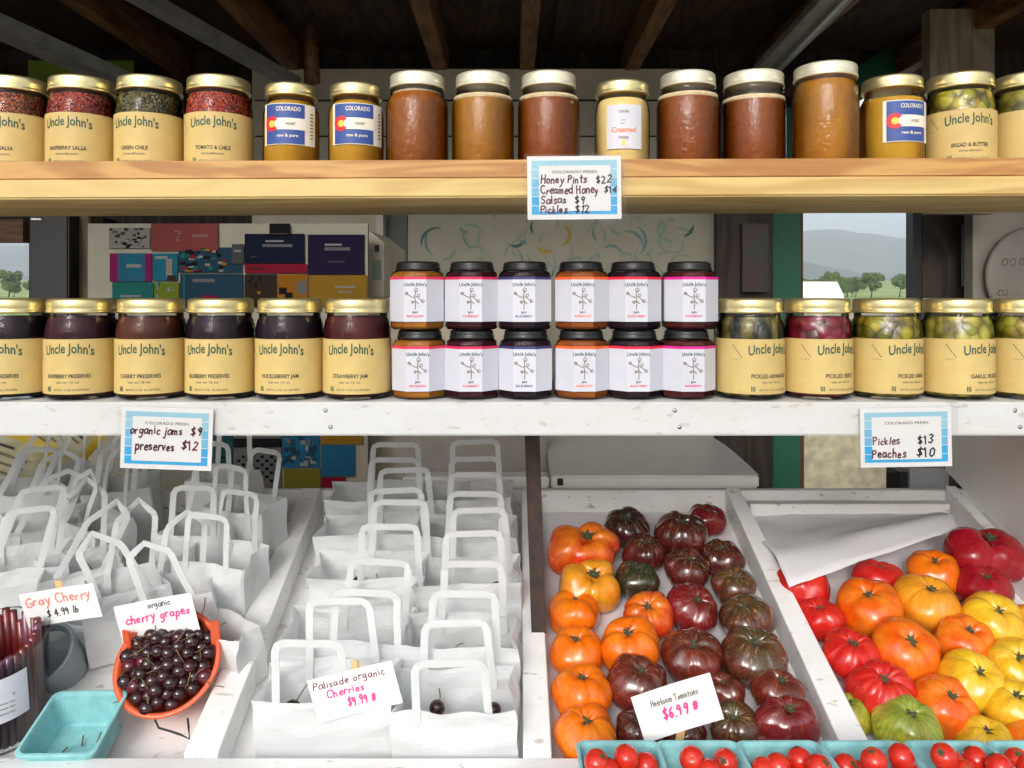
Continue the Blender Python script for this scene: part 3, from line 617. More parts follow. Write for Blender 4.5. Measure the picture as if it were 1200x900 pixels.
def spots(n, cols, seed, s=.09, x0=0, x1=1, y0=0, y1=1):
    r_ = random.Random(seed); o = []
    for _ in range(n):
        u = r_.uniform(x0, x1-s); v = r_.uniform(y0, y1-s); o.append((u, v, u+s*r_.uniform(.5,1.1), v+s*r_.uniform(.6,1.4), r_.choice(cols)))
    return o
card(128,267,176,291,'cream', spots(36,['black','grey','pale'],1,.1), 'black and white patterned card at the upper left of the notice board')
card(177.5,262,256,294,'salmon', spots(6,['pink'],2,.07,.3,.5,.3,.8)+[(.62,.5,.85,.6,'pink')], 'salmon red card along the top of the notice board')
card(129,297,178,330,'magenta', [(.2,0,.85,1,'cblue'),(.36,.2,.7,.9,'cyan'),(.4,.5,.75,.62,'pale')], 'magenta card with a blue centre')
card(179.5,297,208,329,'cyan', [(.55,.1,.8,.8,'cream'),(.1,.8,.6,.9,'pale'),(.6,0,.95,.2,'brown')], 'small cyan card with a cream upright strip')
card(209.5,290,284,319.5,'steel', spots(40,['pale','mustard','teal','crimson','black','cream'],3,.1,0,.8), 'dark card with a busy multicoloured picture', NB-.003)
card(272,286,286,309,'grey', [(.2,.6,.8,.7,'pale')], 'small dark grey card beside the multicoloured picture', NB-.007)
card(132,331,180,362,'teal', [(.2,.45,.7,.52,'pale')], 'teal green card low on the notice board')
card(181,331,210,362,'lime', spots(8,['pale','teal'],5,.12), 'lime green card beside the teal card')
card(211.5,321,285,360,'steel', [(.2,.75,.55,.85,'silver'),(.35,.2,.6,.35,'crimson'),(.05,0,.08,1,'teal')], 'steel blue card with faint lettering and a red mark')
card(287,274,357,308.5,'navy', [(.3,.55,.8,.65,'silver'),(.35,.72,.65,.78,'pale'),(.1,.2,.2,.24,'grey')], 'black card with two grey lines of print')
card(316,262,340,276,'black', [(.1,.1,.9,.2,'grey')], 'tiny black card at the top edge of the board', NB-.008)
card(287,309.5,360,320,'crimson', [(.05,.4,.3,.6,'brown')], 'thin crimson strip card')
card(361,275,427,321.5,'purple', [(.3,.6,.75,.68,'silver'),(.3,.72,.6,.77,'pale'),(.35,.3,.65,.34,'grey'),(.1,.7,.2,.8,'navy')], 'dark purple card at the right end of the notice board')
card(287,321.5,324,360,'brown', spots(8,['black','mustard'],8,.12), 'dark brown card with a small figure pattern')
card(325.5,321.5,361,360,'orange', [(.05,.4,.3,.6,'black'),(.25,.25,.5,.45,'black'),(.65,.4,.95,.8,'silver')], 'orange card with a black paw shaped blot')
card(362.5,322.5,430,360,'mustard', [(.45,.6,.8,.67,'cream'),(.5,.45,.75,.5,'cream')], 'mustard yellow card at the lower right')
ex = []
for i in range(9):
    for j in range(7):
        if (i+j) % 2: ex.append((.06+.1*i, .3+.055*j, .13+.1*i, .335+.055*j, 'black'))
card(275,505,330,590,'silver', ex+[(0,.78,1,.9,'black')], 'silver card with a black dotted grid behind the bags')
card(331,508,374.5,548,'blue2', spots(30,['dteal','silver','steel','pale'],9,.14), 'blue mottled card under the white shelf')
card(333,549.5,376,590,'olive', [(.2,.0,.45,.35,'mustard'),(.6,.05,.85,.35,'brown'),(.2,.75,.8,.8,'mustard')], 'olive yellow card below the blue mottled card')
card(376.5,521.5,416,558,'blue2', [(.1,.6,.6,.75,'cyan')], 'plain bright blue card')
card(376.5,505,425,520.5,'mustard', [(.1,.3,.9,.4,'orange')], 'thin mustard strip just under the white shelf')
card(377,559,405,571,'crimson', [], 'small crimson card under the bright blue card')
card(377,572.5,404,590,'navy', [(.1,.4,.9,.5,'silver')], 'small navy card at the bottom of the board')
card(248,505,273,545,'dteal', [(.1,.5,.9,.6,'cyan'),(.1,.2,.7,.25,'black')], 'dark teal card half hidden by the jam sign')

# yellow snack bags top left below the shelf
def pouch(px, py, w, h, rot, label, seed, Y=1.5):
    t = thing('snack_bag', label, 'snack bag', W(px, py, Y), (0, R(rot), 0), 'yellow snack bags')
    ye = plain('yellow_foil', (.62,.42,.03), .4); cr_ = plain('snack_bag_print', (.50,.47,.33), .5, c2=(.42,.36,.18), scale=30)
    mb = MB(); n = 10; vs = []; fs = []
    for s in (-1, 1):
        for j in range(n+1):
            for i in range(n+1):
                u = i/n*2-1; v = j/n*2-1; th = .022*(max(0, 1-u*u)*max(0, 1-v*v))**.5
                vs.append((u*w/2, s*(th+.0006)+.002*noise.noise(Vector((u*3, v*3, seed))), v*h/2))
    for q in range(2):
        for j in range(n):
            for i in range(n):
                a = q*(n+1)**2+j*(n+1)+i; f = (a, a+1, a+n+2, a+n+1); fs.append(f if q == 0 else f[::-1])
    mb.add(vs, fs, cr_, True)
    for k, f in enumerate(fs):
        i = (k % (n*n)) % n; j = (k % (n*n))//n
        if i in (0, n-1) or j in (0, n-1): mb.m[k] = mb.mi(ye)
    mb.build('pouch', t)
    mb = MB(); rn = random.Random(seed)
    for k in range(5):
        z = h*(.28-.13*k); mb.box(-w*.3, w*rn.uniform(-.05,.3), -.0235, -.023, z, z+h*.035, M['ink_grey'] if k else M['ink_black'])
    mb.build('printing', t)
    return t
pouch(18, 545, .13, .13, 18, 'yellow edged snack bag leaning at the far left under the shelf', 1)
pouch(78, 512, .12, .10, 40, 'second yellow edged snack bag half hidden by the white shelf', 2, 1.52)
mb = MB(); mb.box(xz(-80, 1.6), xz(120, 1.6), 1.42, 1.65, .6, zz(592, 1.6), M['darkwood']); tag(mb.build('low_crate'), 'dark crate holding the yellow snack bags', 'crate')

# chest freezer with white lid behind the crates
fz = thing('chest_freezer', 'white chest freezer with its lid shut behind the brown tomatoes', 'freezer', (0, 0, 0))
pl = plain('white_enamel', (.80,.80,.77), .35, var=.04, coat=.3)
Yf = 1.56; x0, x1 = xz(646, Yf), xz(890, Yf); zf = zz(557, Yf)
mb = MB(); mb.box(x0, x1-.015, Yf+.02, Yf+.5, .3, zf-.034, pl, bev=.006); mb.build('body', fz)
mb = MB(); vs = []; fs = []; nx, ny = 24, 12
for j in range(ny+1):
    for i in range(nx+1):
        u = i/nx; v = j/ny; x = x0+(x1-x0)*u; y = Yf+.52*v
        z = zf+.012*math.sin(math.pi*min(1, v*1.0))
        vs.append((x, y, z))
for j in range(ny):
    for i in range(nx): a = j*(nx+1)+i; fs.append((a, a+1, a+nx+2, a+nx+1))
mb.add(vs, fs, pl, True); mb.box(x0, x1, Yf, Yf+.52, zf-.027, zf-.0005, pl, bev=.004); mb.build('lid', fz)
mb = MB(); mb.box(x0+.012, x0+.024, Yf-.004, Yf, zf-.020, zf-.006, M['black'], bev=.001); mb.build('lock', fz)
mb = MB(); mb.box(xz(472, 1.57), x0-.004, 1.57, 1.62, zz(573, 1.57), zz(559, 1.57), pl, bev=.003); tag(mb.build('white_rail'), 'white rail behind the upright steel strap', 'rail')
mb = MB(); mb.box(xz(465, 1.75), xz(640, 1.75), 1.74, 1.76, .5, zz(480, 1.75), plain('greige_board', (.33,.30,.26), .8, var=.1)); tag(mb.build('greige_board'), 'plain greige board behind the last paper bags', 'board')
mb = MB(); mb.box(xz(1066, 1.5), xz(1112, 1.5), 1.5, 1.56, .6, zz(549, 1.5), plain('grey_box', (.30,.31,.31), .6)); mb.box(xz(1056, 1.5), xz(1065, 1.5), 1.505, 1.56, .6, zz(553, 1.5), M['black']); tag(mb.build('grey_box'), 'grey box under the price sign at the right end', 'box')

# ------------------------------------------------------------------ shelves
mb = MB(); mb.box(-1.15, 1.15, .842, 1.03, 1.6275, 1.6480, M['pine_top'], bev=.0015)
top = thing('top_shelf', 'thick two layer pine shelf carrying honey and salsa jars', 'shelf', (0, 0, 0)); top.rotation_euler = (0, R(-.22), 0); top.location = (0, 0, 0)
top.matrix_world = T(0, 0, 1.6) @ RY(-.22) @ T(0, 0, -1.6)
mb.build('upper_board', top)
mb = MB(); mb.box(-1.15, 1.15, .838, 1.02, 1.6060, 1.6270, M['pine_low'], bev=.002); mb.build('lower_board', top)
TOPZ = lambda x: 1.6480+math.tan(R(.22))*x+.0004
mb = MB(); mb.box(-1.15, 1.15, .88, 1.12, 1.338, 1.3765, M['white'], bev=.002); 
for xn in (-1.02,-.62,-.60,-.21,.19,.58,.60,.98):
    for zn in (1.348, 1.367): mb.lathe([(0,0),(.0022,0),(.0026,.0006),(0,.0007)], M['galv'], 10, M=T(xn+.004*math.sin(zn*900), .8803, zn) @ RX(90) @ T(0,0,0))
tag(mb.build('middle_shelf'), 'white painted shelf carrying preserves, small jars and pickles', 'shelf')
MIDZ = 1.3769
for s, lb in ((-1, 'left'), (1, 'right')):
    mb = MB(); mb.box(s*1.15-.025, s*1.15+.025, .84, 1.12, .05, 2.255, M['white2'], bev=.002); tag(mb.build('stand_post'), 'white stand post at the %s end of the shelves' % lb, 'post')

# ------------------------------------------------------------------ sloping display bin
SL = .358; Y0, Y1 = .905, 1.42; ANG = math.degrees(math.atan(SL))
def FZ(Y): return CH-.582+SL*(Y-.92)
bin_ = thing('display_bin', 'white sloping display bin divided into compartments', 'bin', (0, 0, 0))
mb = MB()
def sloped(mb, xa, xb, ya, yb, lo, hi, mat, xa2=None, xb2=None):
    xa2 = xa if xa2 is None else xa2; xb2 = xb if xb2 is None else xb2
    vs = [(xa,ya,FZ(ya)+lo),(xb,ya,FZ(ya)+lo),(xb2,yb,FZ(yb)+lo),(xa2,yb,FZ(yb)+lo),(xa,ya,FZ(ya)+hi),(xb,ya,FZ(ya)+hi),(xb2,yb,FZ(yb)+hi),(xa2,yb,FZ(yb)+hi)]
    mb.add(vs, [(0,3,2,1),(4,5,6,7),(0,1,5,4),(1,2,6,5),(2,3,7,6),(3,0,4,7)], mat)
XR = .80
sloped(mb, -1.12, 1.12, Y0, Y1, -.02, 0, M['whitebin']); mb.build('floor_board', bin_)
mb = MB(); mb.box(-1.12, 1.12, .88, Y0-.001, CH-.72, CH-.545, M['whitebin'], bev=.002); mb.build('front_rail', bin_)
mb = MB(); mb.box(-1.12, 1.12, Y1+.001, Y1+.02, FZ(Y1)-.03, FZ(Y1)+.04, M['white2'], bev=.0015); mb.build('back_board', bin_)
for xa, xb, xa2, xb2, hi in ((-.388,-.347,-.388,-.352,.046),(.013,.047,.018,.046,.046),(.392,.428,.394,.420,.047),(XR,XR+.02,XR,XR+.02,.05)):
    mb = MB(); sloped(mb, xa, xb, Y0+.001, Y1-.001, .0005, hi, M['whitebin'], xa2, xb2)
    o = mb.build('divider', bin_)
    bv = o.modifiers.new('b', 'BEVEL'); bv.width = .002; bv.segments = 2
mb = MB(); sloped(mb, .052, .388, Y0+.004, Y1-.004, .002, .0026, M['liner']); sloped(mb, .434, .794, Y0+.004, Y1-.004, .002, .0026, M['liner'])
mb.build('liner', bin_)
mb = MB(); mb.box(.808, .826, 1.0, 1.46, FZ(1.0)+.052+.15, 1.337, plain('greige_panel', (.80,.78,.74), .7, var=.08, scale=5))
mb2 = MB(); mb2.add([(.824,.98,FZ(.98)+.054),(.824,1.46,FZ(1.46)+.054),(.824,1.46,1.3365),(.824,.98,1.3365),(.842,.98,FZ(.98)+.054),(.842,1.46,FZ(1.46)+.054),(.842,1.46,1.3365),(.842,.98,1.3365)], [(0,1,2,3),(7,6,5,4),(0,4,5,1),(3,2,6,7),(0,3,7,4),(1,5,6,2)], mb.mats[0])
tag(mb2.build('side_panel'), 'greige side panel rising from the right end of the bin to the white shelf', 'panel')
# folded carton inside the back of right crate
mb = MB(); mb.box(.43, .79, 1.385, 1.41, FZ(1.385)+.003, FZ(1.4)+.032, M['white2'], bev=.001); mb.build('back_ledge', bin_)
# steel strap
mb = MB(); a = W(631.5, 742, 1.087); b = W(622.5, 500, 1.087); b.z = 1.337
mb.bar(a, b, .021, .006, M['rust'], up=(0,1,0)); tag(mb.build('steel_strap'), 'rusty dark steel strap holding up the white shelf over the bin divider', 'strap')
# front ledge for punnets
mb = MB(); mb.box(-1.12, 1.12, .66, .878, CH-.60, CH-.568, M['whitebin'], bev=.002); tag(mb.build('front_ledge'), 'white front ledge carrying the teal punnets', 'ledge')
LEDZ = CH-.5678
for s in (-.95, 0, .95):
    mb = MB(); mb.box(s-.03, s+.03, .93, .99, .05, FZ(.93)-.0225, M['white2']); mb.box(s-.03, s+.03, .68, .70, CH-.75, CH-.601, M['white2']); mb.box(s-.03, s+.03, .7005, .93, CH-.75, CH-.73, M['white2'])
    mb.build('support_leg', bin_)

# ------------------------------------------------------------------ jars
_mesh = {}
def cached(key, fn):
    if key not in _mesh: _mesh[key] = fn()
    return _mesh[key]
def mesh_of(mb, name):
    o = mb.build(name); me = o.data; bpy.data.objects.remove(o); return me
def lid_mesh(r, h, mat, ridged=True):
    def fn():
        mb = MB(); p = [(0, 0), (r*.9, 0), (r, 0), (r+.0008, .0008), (r+.0006, .003), (r-.0006, .0042), (r-.0003, .006)]
        p += [(r-.0003, h-.0035), (r-.0012, h-.0012), (r-.004, h), (r-.0085, h), (r-.0105, h-.0012), (0, h-.0006)]
        n = 72; k = n; vs = []; fs = []
        for j, (rr, z) in enumerate(p):
            for i in range(n):
                a = 2*math.pi*i/n; q = rr
                if ridged and 5 < j < 9: q = rr+(.0004 if i % 2 else -.0004)
                vs.append((q*math.cos(a), q*math.sin(a), z))
        for j in range(len(p)-1):
            for i in range(n): i2 = (i+1) % n; fs.append((j*n+i, j*n+i2, (j+1)*n+i2, (j+1)*n+i))
        mb.add(vs, fs, mat, True); return mesh_of(mb, 'lid')
    return cached(('lid', r, h, mat.name), fn)
def lathe_mesh(name, prof, mat, n=48):
    def fn():
        mb = MB(); mb.lathe(prof, mat, n); return mesh_of(mb, name)
    return cached((name, tuple(prof), mat.name), fn)

def kraft_label(product, line2, r=.0406, z0=.0075, z1=.0712, span=285):
    def fn():
        mb = MB(); f0 = cyl(r); n = 48; a = R(span/2)*r; vs = []; 
        for i in range(n+1):
            u = -a+2*a*i/n; vs += [f0(u, z0), f0(u, z1)]
        mb.add(vs, [(2*i, 2*i+2, 2*i+3, 2*i+1) for i in range(n)], M['kraft'], True)
        f = cyl(r+.00025); H = z1-z0
        put_text(mb, "Uncle John's", M['ink_green'], .057, .0112, .001, z0+H*.84, f, arch=.0035)
        put_text(mb, product, M['ink_black'], min(.050, .0030*len(product)), .0046, .001, z0+H*.33, f)
        put_text(mb, line2, M['ink_grey'], .026, .0028, .001, z0+H*.22, f)
        put_text(mb, 'NET WT. 16 OZ  ALL NATURAL', M['ink_grey'], .040, .0024, .005, z0+H*.08, f)
        # small stamp left of the last line, sprig at the left of the name
        for q in range(3):
            mb.add([f(-.024+.0018*q, z0+H*.05), f(-.0230+.0018*q, z0+H*.05), f(-.0230+.0018*q, z0+H*.14), f(-.024+.0018*q, z0+H*.14)], [(0,1,2,3)], M['ink_green'])
        for q in range(7):
            u = -.046+.0016*q; v = z0+H*(.88-.035*q); mb.add([f(u, v), f(u+.0015, v-.0006), f(u+.0020, v+.0018)], [(0,1,2)], M['ink_green'])
            v2 = z0+H*(.62+.01*math.sin(q*2)); mb.add([f(u, v2), f(u+.0012, v2), f(u+.0006, v2+.0012)], [(0,1,2)], M['ink_grey'])
        return mesh_of(mb, 'label')
    return cached(('kraft', product, r, z1), fn)
def flag_label(r):
    def fn():
        mb = MB(); f0 = cyl(r+.0003); f1 = cyl(r+.0007); f2 = cyl(r+.0010); f3 = cyl(r+.0013)
        def patch(f, u0, u1, v0, v1, mat, n=14):
            vs = []
            for i in range(n+1):
                u = u0+(u1-u0)*i/n; vs += [f(u, v0), f(u, v1)]
            mb.add(vs, [(2*i, 2*i+2, 2*i+3, 2*i+1) for i in range(n)], mat, True)
        z0, z1 = .034, .082
        patch(f0, -.030, .040, z0-.001, z1+.001, M['flagwhite'])
        patch(f1, -.026, .024, z0, z1, M['flagblue']); patch(f2, -.018, .026, z0+.017, z1-.017, M['flagwhite'])
        def disc(f, cu, cv, rr, mat, a0=0, a1=2*math.pi, r2=0):
            n = 20; vs = []
            for i in range(n+1):
                a = a0+(a1-a0)*i/n; vs += [f(cu+r2*math.cos(a), cv+r2*math.sin(a)), f(cu+rr*math.cos(a), cv+rr*math.sin(a))]
            mb.add(vs, [(2*i, 2*i+1, 2*i+3, 2*i+2) for i in range(n)], mat, True)
        cv = (z0+z1)/2; disc(f3, -.017, cv, .0095, M['flagred'], R(35), R(325), .0042); disc(f3, -.017, cv, .0042, M['flaggold'])
        f4 = cyl(r+.0014)
        put_text(mb, 'COLORADO', M['flagwhite'], .030, .005, .004, z1-.006, f4); put_text(mb, 'HONEY', M['ink_grey'], .012, .0034, .007, cv, f4)
        put_text(mb, 'raw & pure', M['flagwhite'], .026, .0036, .003, z0+.010, f4)
        for q in range(8): patch(f1, .0315, .0365, cv-.016+.0042*q, cv-.0145+.0042*q, M['ink_grey'], 3)
        return mesh_of(mb, 'label')
    return cached(('flag', r), fn)

smooth_mats = {}
def fill(name, c, c2, rough=.2, scale=25, sss=.0):
    k = name
    if k not in smooth_mats: smooth_mats[k] = plain(name, c, .5, c2=c2, scale=scale, coat=0, sss=sss, spec=.15)
    return smooth_mats[k]
C = {
 'orange_salsa': chunky('orange_salsa', [(.30,.05,.01),(.42,.10,.02),(.22,.03,.01)], 280, coat=0),
 'red_salsa': chunky('red_salsa', [(.30,.02,.012),(.45,.05,.02),(.20,.01,.01)], 300, coat=0),
 'bright_salsa': chunky('bright_salsa', [(.48,.045,.012),(.36,.02,.01),(.5,.09,.02)], 300, coat=0),
 'green_relish': chunky('green_relish', [(.05,.045,.008),(.16,.13,.02),(.02,.022,.006)], 300, coat=0),
 'dark_jam': fill('dark_berry_jam', (.012,.006,.012), (.022,.006,.010)),
 'red_jam': fill('red_berry_jam', (.045,.006,.008), (.085,.012,.010)),
 'plum_jam': fill('plum_jam', (.05,.008,.012), (.025,.004,.008)),
 'brown_jam': fill('peach_butter', (.10,.025,.010), (.05,.012,.006)),
 'honey_dark': fill('dark_honey', (.38,.10,.005), (.50,.16,.009), .35, 160, .15),
 'honey_mid': fill('amber_honey', (.54,.21,.010), (.64,.28,.016), .35, 160, .15),
 'honey_red': fill('red_honey', (.34,.075,.004), (.46,.12,.008), .35, 160, .15),
 'honey_gold': fill('golden_honey', (.68,.34,.02), (.74,.42,.05), .3, 40, .1),
 'honey_cream': fill('creamed_honey', (.80,.60,.24), (.78,.54,.18), .4, 30, .1),
 'foam': plain('honey_foam', (.62,.48,.28), .7, var=.2, scale=200),
 'pickle': chunky('green_pickles', [(.30,.27,.02),(.50,.42,.04),(.14,.13,.015),(.42,.28,.02)], 75, coat=0),
 'olive': chunky('stuffed_olives', [(.20,.17,.02),(.30,.25,.03),(.12,.11,.015)], 60, rnd=.5, coat=0),
 'beets': chunky('pickled_beets', [(.14,.006,.014),(.24,.01,.025),(.07,.004,.01)], 60, coat=0),
 'asparagus': chunky('pickled_asparagus', [(.03,.035,.01),(.22,.17,.03),(.012,.016,.008),(.05,.05,.02)], 90, scl=(1,1,.35), coat=0),
 'pickle2': chunky('pale_pickles', [(.40,.38,.05),(.58,.50,.08),(.24,.24,.03)], 70, scl=(1,1,.8), coat=0),
 'amber': fill('apricot_jelly', (.36,.14,.015), (.26,.08,.012)),
 'orangej': fill('orange_jelly', (.30,.08,.012), (.20,.05,.01)),
}
for _k in ('honey_dark', 'honey_mid', 'honey_red', 'honey_gold'):      # honey lets the wall behind glow through
    _nt = C[_k].node_tree; _out = _nt.nodes['Material Output']; _p = _nt.nodes['Principled BSDF']
    _t = _nt.nodes.new('ShaderNodeBsdfTransparent'); _x = _nt.nodes.new('ShaderNodeMixShader'); _x.inputs[0].default_value = .33
    _t.inputs[0].default_value = {'honey_dark': (.80,.36,.08,1), 'honey_red': (.75,.30,.06,1), 'honey_mid': (.92,.55,.14,1), 'honey_gold': (1,.75,.25,1)}[_k]
    _nt.links.new(_p.outputs[0], _x.inputs[1]); _nt.links.new(_t.outputs[0], _x.inputs[2]); _nt.links.new(_x.outputs[0], _out.inputs[0])
def pint(x, y, zb, content, lid, label_mesh, lb, cat='jar', rot=0, rb=.0398, rl=.0375, H=.1235, lh=.0175, group=None, top=None, neck=None, foam=False, pname=None):
    t = thing('jar', lb, cat, (x, y, zb), (0,0,R(rot)), group)
    neck = neck or rl-.0018
    zt = H-lh
    sh = zt-.009        # shoulder top
    ct_ = top or zt-.004
    gp = [(0,.0015),(rb-.006,.0005),(rb-.0015,.003),(rb,.008),(rb,sh-.014),(rb-.0012,sh-.006),(neck+.002,sh),(neck,sh+.003)]
    if neck < rl-.003 or zt-sh > .012: pass
    gp += [(neck,zt+.008)]
    part('glass', lathe_mesh('glass', gp, M['glass_stipple'] if not label_mesh else M['glass']), t)
    g2 = .0012
    cp = [(0,.003),(rb-.008,.003),(rb-g2-.001,.006),(rb-g2,.010)]
    for r_, z_ in gp[4:]:
        if z_ < ct_: cp.append((r_-g2, z_))
    # radius at content top
    rt = cp[-1][0] if ct_ < sh else neck-g2
    cp += [(rt, ct_-.0005), (rt-.001, ct_), (0, ct_)]
    part('contents', lathe_mesh('contents', cp, content), t)
    if foam:
        part('foam', lathe_mesh('foam', [(rt+.0002, ct_-.004),(rt+.0004, ct_-.002),(rt, ct_+.0012),(rt-.003, ct_+.0018),(0, ct_+.0016)], C['foam']), t)
    part('lid', lid_mesh(rl, lh, lid), t, T(0,0,zt))
    if label_mesh: part('label', label_mesh, t)
    return t

row_top = [
 # px, kind, content, product, label
 (19, 'k', 'orange_salsa', 'PEACH SALSA', 'buff labelled jar of orange salsa at the left end of the pine shelf'),
 (97, 'k', 'red_salsa', 'RASPBERRY SALSA', 'buff labelled jar of dull red salsa, second on the pine shelf'),
 (176, 'k', 'green_relish', 'GREEN CHILE', 'buff labelled jar of dark green relish between two red salsas'),
 (257, 'k', 'bright_salsa', 'TOMATO & CHILE', 'buff labelled jar of bright red salsa beside the flag labelled honey'),
 (341, 'f', 'honey_gold', '', 'golden honey jar with blue flag label next to the bright red salsa'),
 (417, 'f', 'honey_gold', '', 'golden honey jar with blue flag label next to the unlabelled dark honey'),
 (489, 'h', 'honey_dark', '', 'unlabelled dark honey jar right of the two flag labelled jars'),
 (566, 'h', 'honey_mid', '', 'unlabelled amber honey jar, the lighter one between two dark ones'),
 (643, 'h', 'honey_red', '', 'unlabelled reddish honey jar right above the blue edged honey sign'),
 (729, 'c', 'honey_cream', '', 'pale creamed honey jar with white label'),
 (806, 'h', 'honey_red', '', 'unlabelled dark honey jar just right of the creamed honey'),
 (883, 'h', 'honey_red', '', 'unlabelled dark honey jar with a deep ring of empty clear glass under its lid'),
 (967, 'q', 'honey_mid', '', 'full unlabelled amber honey jar, filled right up to its lid'),
 (1046, 'f', 'honey_gold', '', 'honey jar with blue flag label in front of the green brace'),
 (1124, 'k', 'pickle', 'BREAD & BUTTER', 'buff labelled jar of yellow green pickles on the pine shelf'),
 (1203, 'k', 'olive', 'GREEN OLIVES', 'buff labelled jar of green olives at the right end of the pine shelf'),
]
for px, kd, ct_, prod, lb in row_top:
    Y = .955; x = xz(px, Y); zb = TOPZ(x)
    if kd == 'k':
        rot = {19: 4, 97: 2, 176: -3, 257: 8, 1124: -14, 1203: 30}[px]
        pint(x, Y, zb, C[ct_], M['gold'], kraft_label(prod, 'medium'), lb, rot=rot, H=.1185, group='jars on the pine shelf')
    elif kd == 'f':
        rb = .034 if px < 1000 else .0375
        pint(x, Y+.002, zb, C[ct_], M['gold'], flag_label(rb), lb, rot={341: 3, 417: 8, 1046: 4}[px], rb=rb, rl=rb-.0025, H=.1105 if px < 1000 else .1165, lh=.016, neck=rb-.006, top=.089, group='jars on the pine shelf')
    elif kd == 'c':
        def clab():
            mb = MB(); r = .0343; f0 = cyl(r+.0003); n = 16; vs = []
            for i in range(n+1):
                u = -.024+.044*i/n; vs += [f0(u, .026), f0(u, .079)]
            mb.add(vs, [(2*i, 2*i+2, 2*i+3, 2*i+1) for i in range(n)], M['whitelabel'], True); f = cyl(r+.0006)
            put_text(mb, 'Uncle', M['ink_grey'], .012, .004, -.003, .071, f); put_text(mb, 'Creamed', M['ink_orange'], .030, .0065, -.003, .049, f); put_text(mb, 'honey', M['ink_grey'], .012, .004, -.003, .040, f)
            mb.add([f(-.005,.030), f(-.001,.030), f(-.001,.036), f(-.005,.036)], [(0,1,2,3)], M['flaggold'])
            for q in range(6): mb.add([f(-.006+.002*(q % 3), .055+.004*(q//3)), f(-.005+.002*(q % 3), .056+.004*(q//3)), f(-.006+.002*(q % 3), .058+.004*(q//3))], [(0,1,2)], M['ink_grey'])
            return mesh_of(mb, 'label')
        pint(x, Y, zb, C[ct_], M['gold'], cached('clab', clab), lb, rb=.034, rl=.0325, H=.1115, lh=.016, neck=.0295, top=.090, group='jars on the pine shelf')
    elif kd == 'h':
        tp = {489: .099, 566: .093, 643: .093, 806: .094, 883: .090}[px]
        rb = .0385; t = pint(x, Y, zb, C[ct_], M['creamlid'], None, lb, rb=rb, rl=.0335 if px != 883 else .036, H=.1225, lh=.0175, neck=.0315 if px != 883 else .0345, top=tp, foam=True, group='jars on the pine shelf')
        part('screw_thread', lathe_mesh('thread', [(.0318,.099),(.0334,.1),(.0318,.101),(.0318,.1035),(.0334,.1045),(.0318,.1055)] if px != 883 else [(.0348,.099),(.0362,.1),(.0348,.101),(.0348,.1035),(.0362,.1045),(.0348,.1055)], M['glass']), t)
    else:
        pint(x*.93/.955, Y-.025, zb, C[ct_], M['creamlid'], None, lb, rb=.0382, rl=.0362, H=.1245, lh=.0165, group='jars on the pine shelf')

row_mid = [
 (19, 'dark_jam', 'BLACKBERRY PRESERVES', 'jar of near black preserves at the left end of the white shelf'),
 (97, 'plum_jam', 'RASPBERRY PRESERVES', 'jar of dark plum red preserves, second on the white shelf'),
 (178, 'brown_jam', 'CHERRY PRESERVES', 'jar of red brown preserves, third on the white shelf'),
 (259, 'dark_jam', 'BLUEBERRY PRESERVES', 'jar of black preserves, fourth on the white shelf, right of the red brown one'),
 (340, 'dark_jam', 'HUCKLEBERRY JAM', 'jar of black jam between two other buff labelled preserves, fifth on the white shelf'),
 (419, 'red_jam', 'STRAWBERRY JAM', 'jar of dark red jam next to the stacked small white labelled jars'),
 (878, 'asparagus', 'PICKLED ASPARAGUS', 'jar of dark mixed pickles just right of the stacked white jars'),
 (958, 'beets', 'PICKLED BEETS', 'jar of pickled beets, deep red above its buff label'),
 (1039, 'pickle', 'PICKLED OKRA', 'jar of yellow green pickles beside the beets'),
 (1120, 'pickle2', 'GARLIC PICKLES', 'jar of pale green garlic pickles on the white shelf'),
 (1200, 'pickle', 'HOT PICKLES', 'jar of pickles at the right end of the white shelf'),
]
for i, (px, ct_, prod, lb) in enumerate(row_mid):
    Y = .928; x = xz(px, Y)
    rot = random.uniform(-7, 8)+(3 if px < 600 else 0)
    if px > 800: rot = random.uniform(14, 20)
    pint(x, Y+random.uniform(-.002,.002), MIDZ, C[ct_], M['gold'], kraft_label(prod, 'net wt 16 oz'), lb, rot=rot, group='jars on the white shelf', rb=.0402 if px != 419 else .040, H=.1185)

# small six sided jars, two rows stacked
def hexprof(r, zs, mat, name, inset=0):
    mb = MB(); vs = []; fs = []; n = 6; sub = 4
    ring = []; NS = 8
    for k in range(NS):
        for q in range(sub):
            a0 = R(22.5+45*k); a1 = R(22.5+45*(k+1)); t = q/sub
            p = Vector((math.cos(a0), math.sin(a0)))*(1-t)+Vector((math.cos(a1), math.sin(a1)))*t
            u = p.normalized(); ring.append((p, u))
    N_ = len(ring)
    for (rr, z, rnd) in zs:
        for p, u in ring:
            q = p*(1-rnd)+u*rnd; vs.append((q.x*rr, q.y*rr, z))
    for j in range(len(zs)-1):
        for i in range(N_): i2 = (i+1) % N_; fs.append((j*N_+i, j*N_+i2, (j+1)*N_+i2, (j+1)*N_+i))
    fs.append(tuple(range(N_-1, -1, -1))); fs.append(tuple((len(zs)-1)*N_+i for i in range(N_)))
    mb.add(vs, fs, mat); return mesh_of(mb, name)
RH = .0335
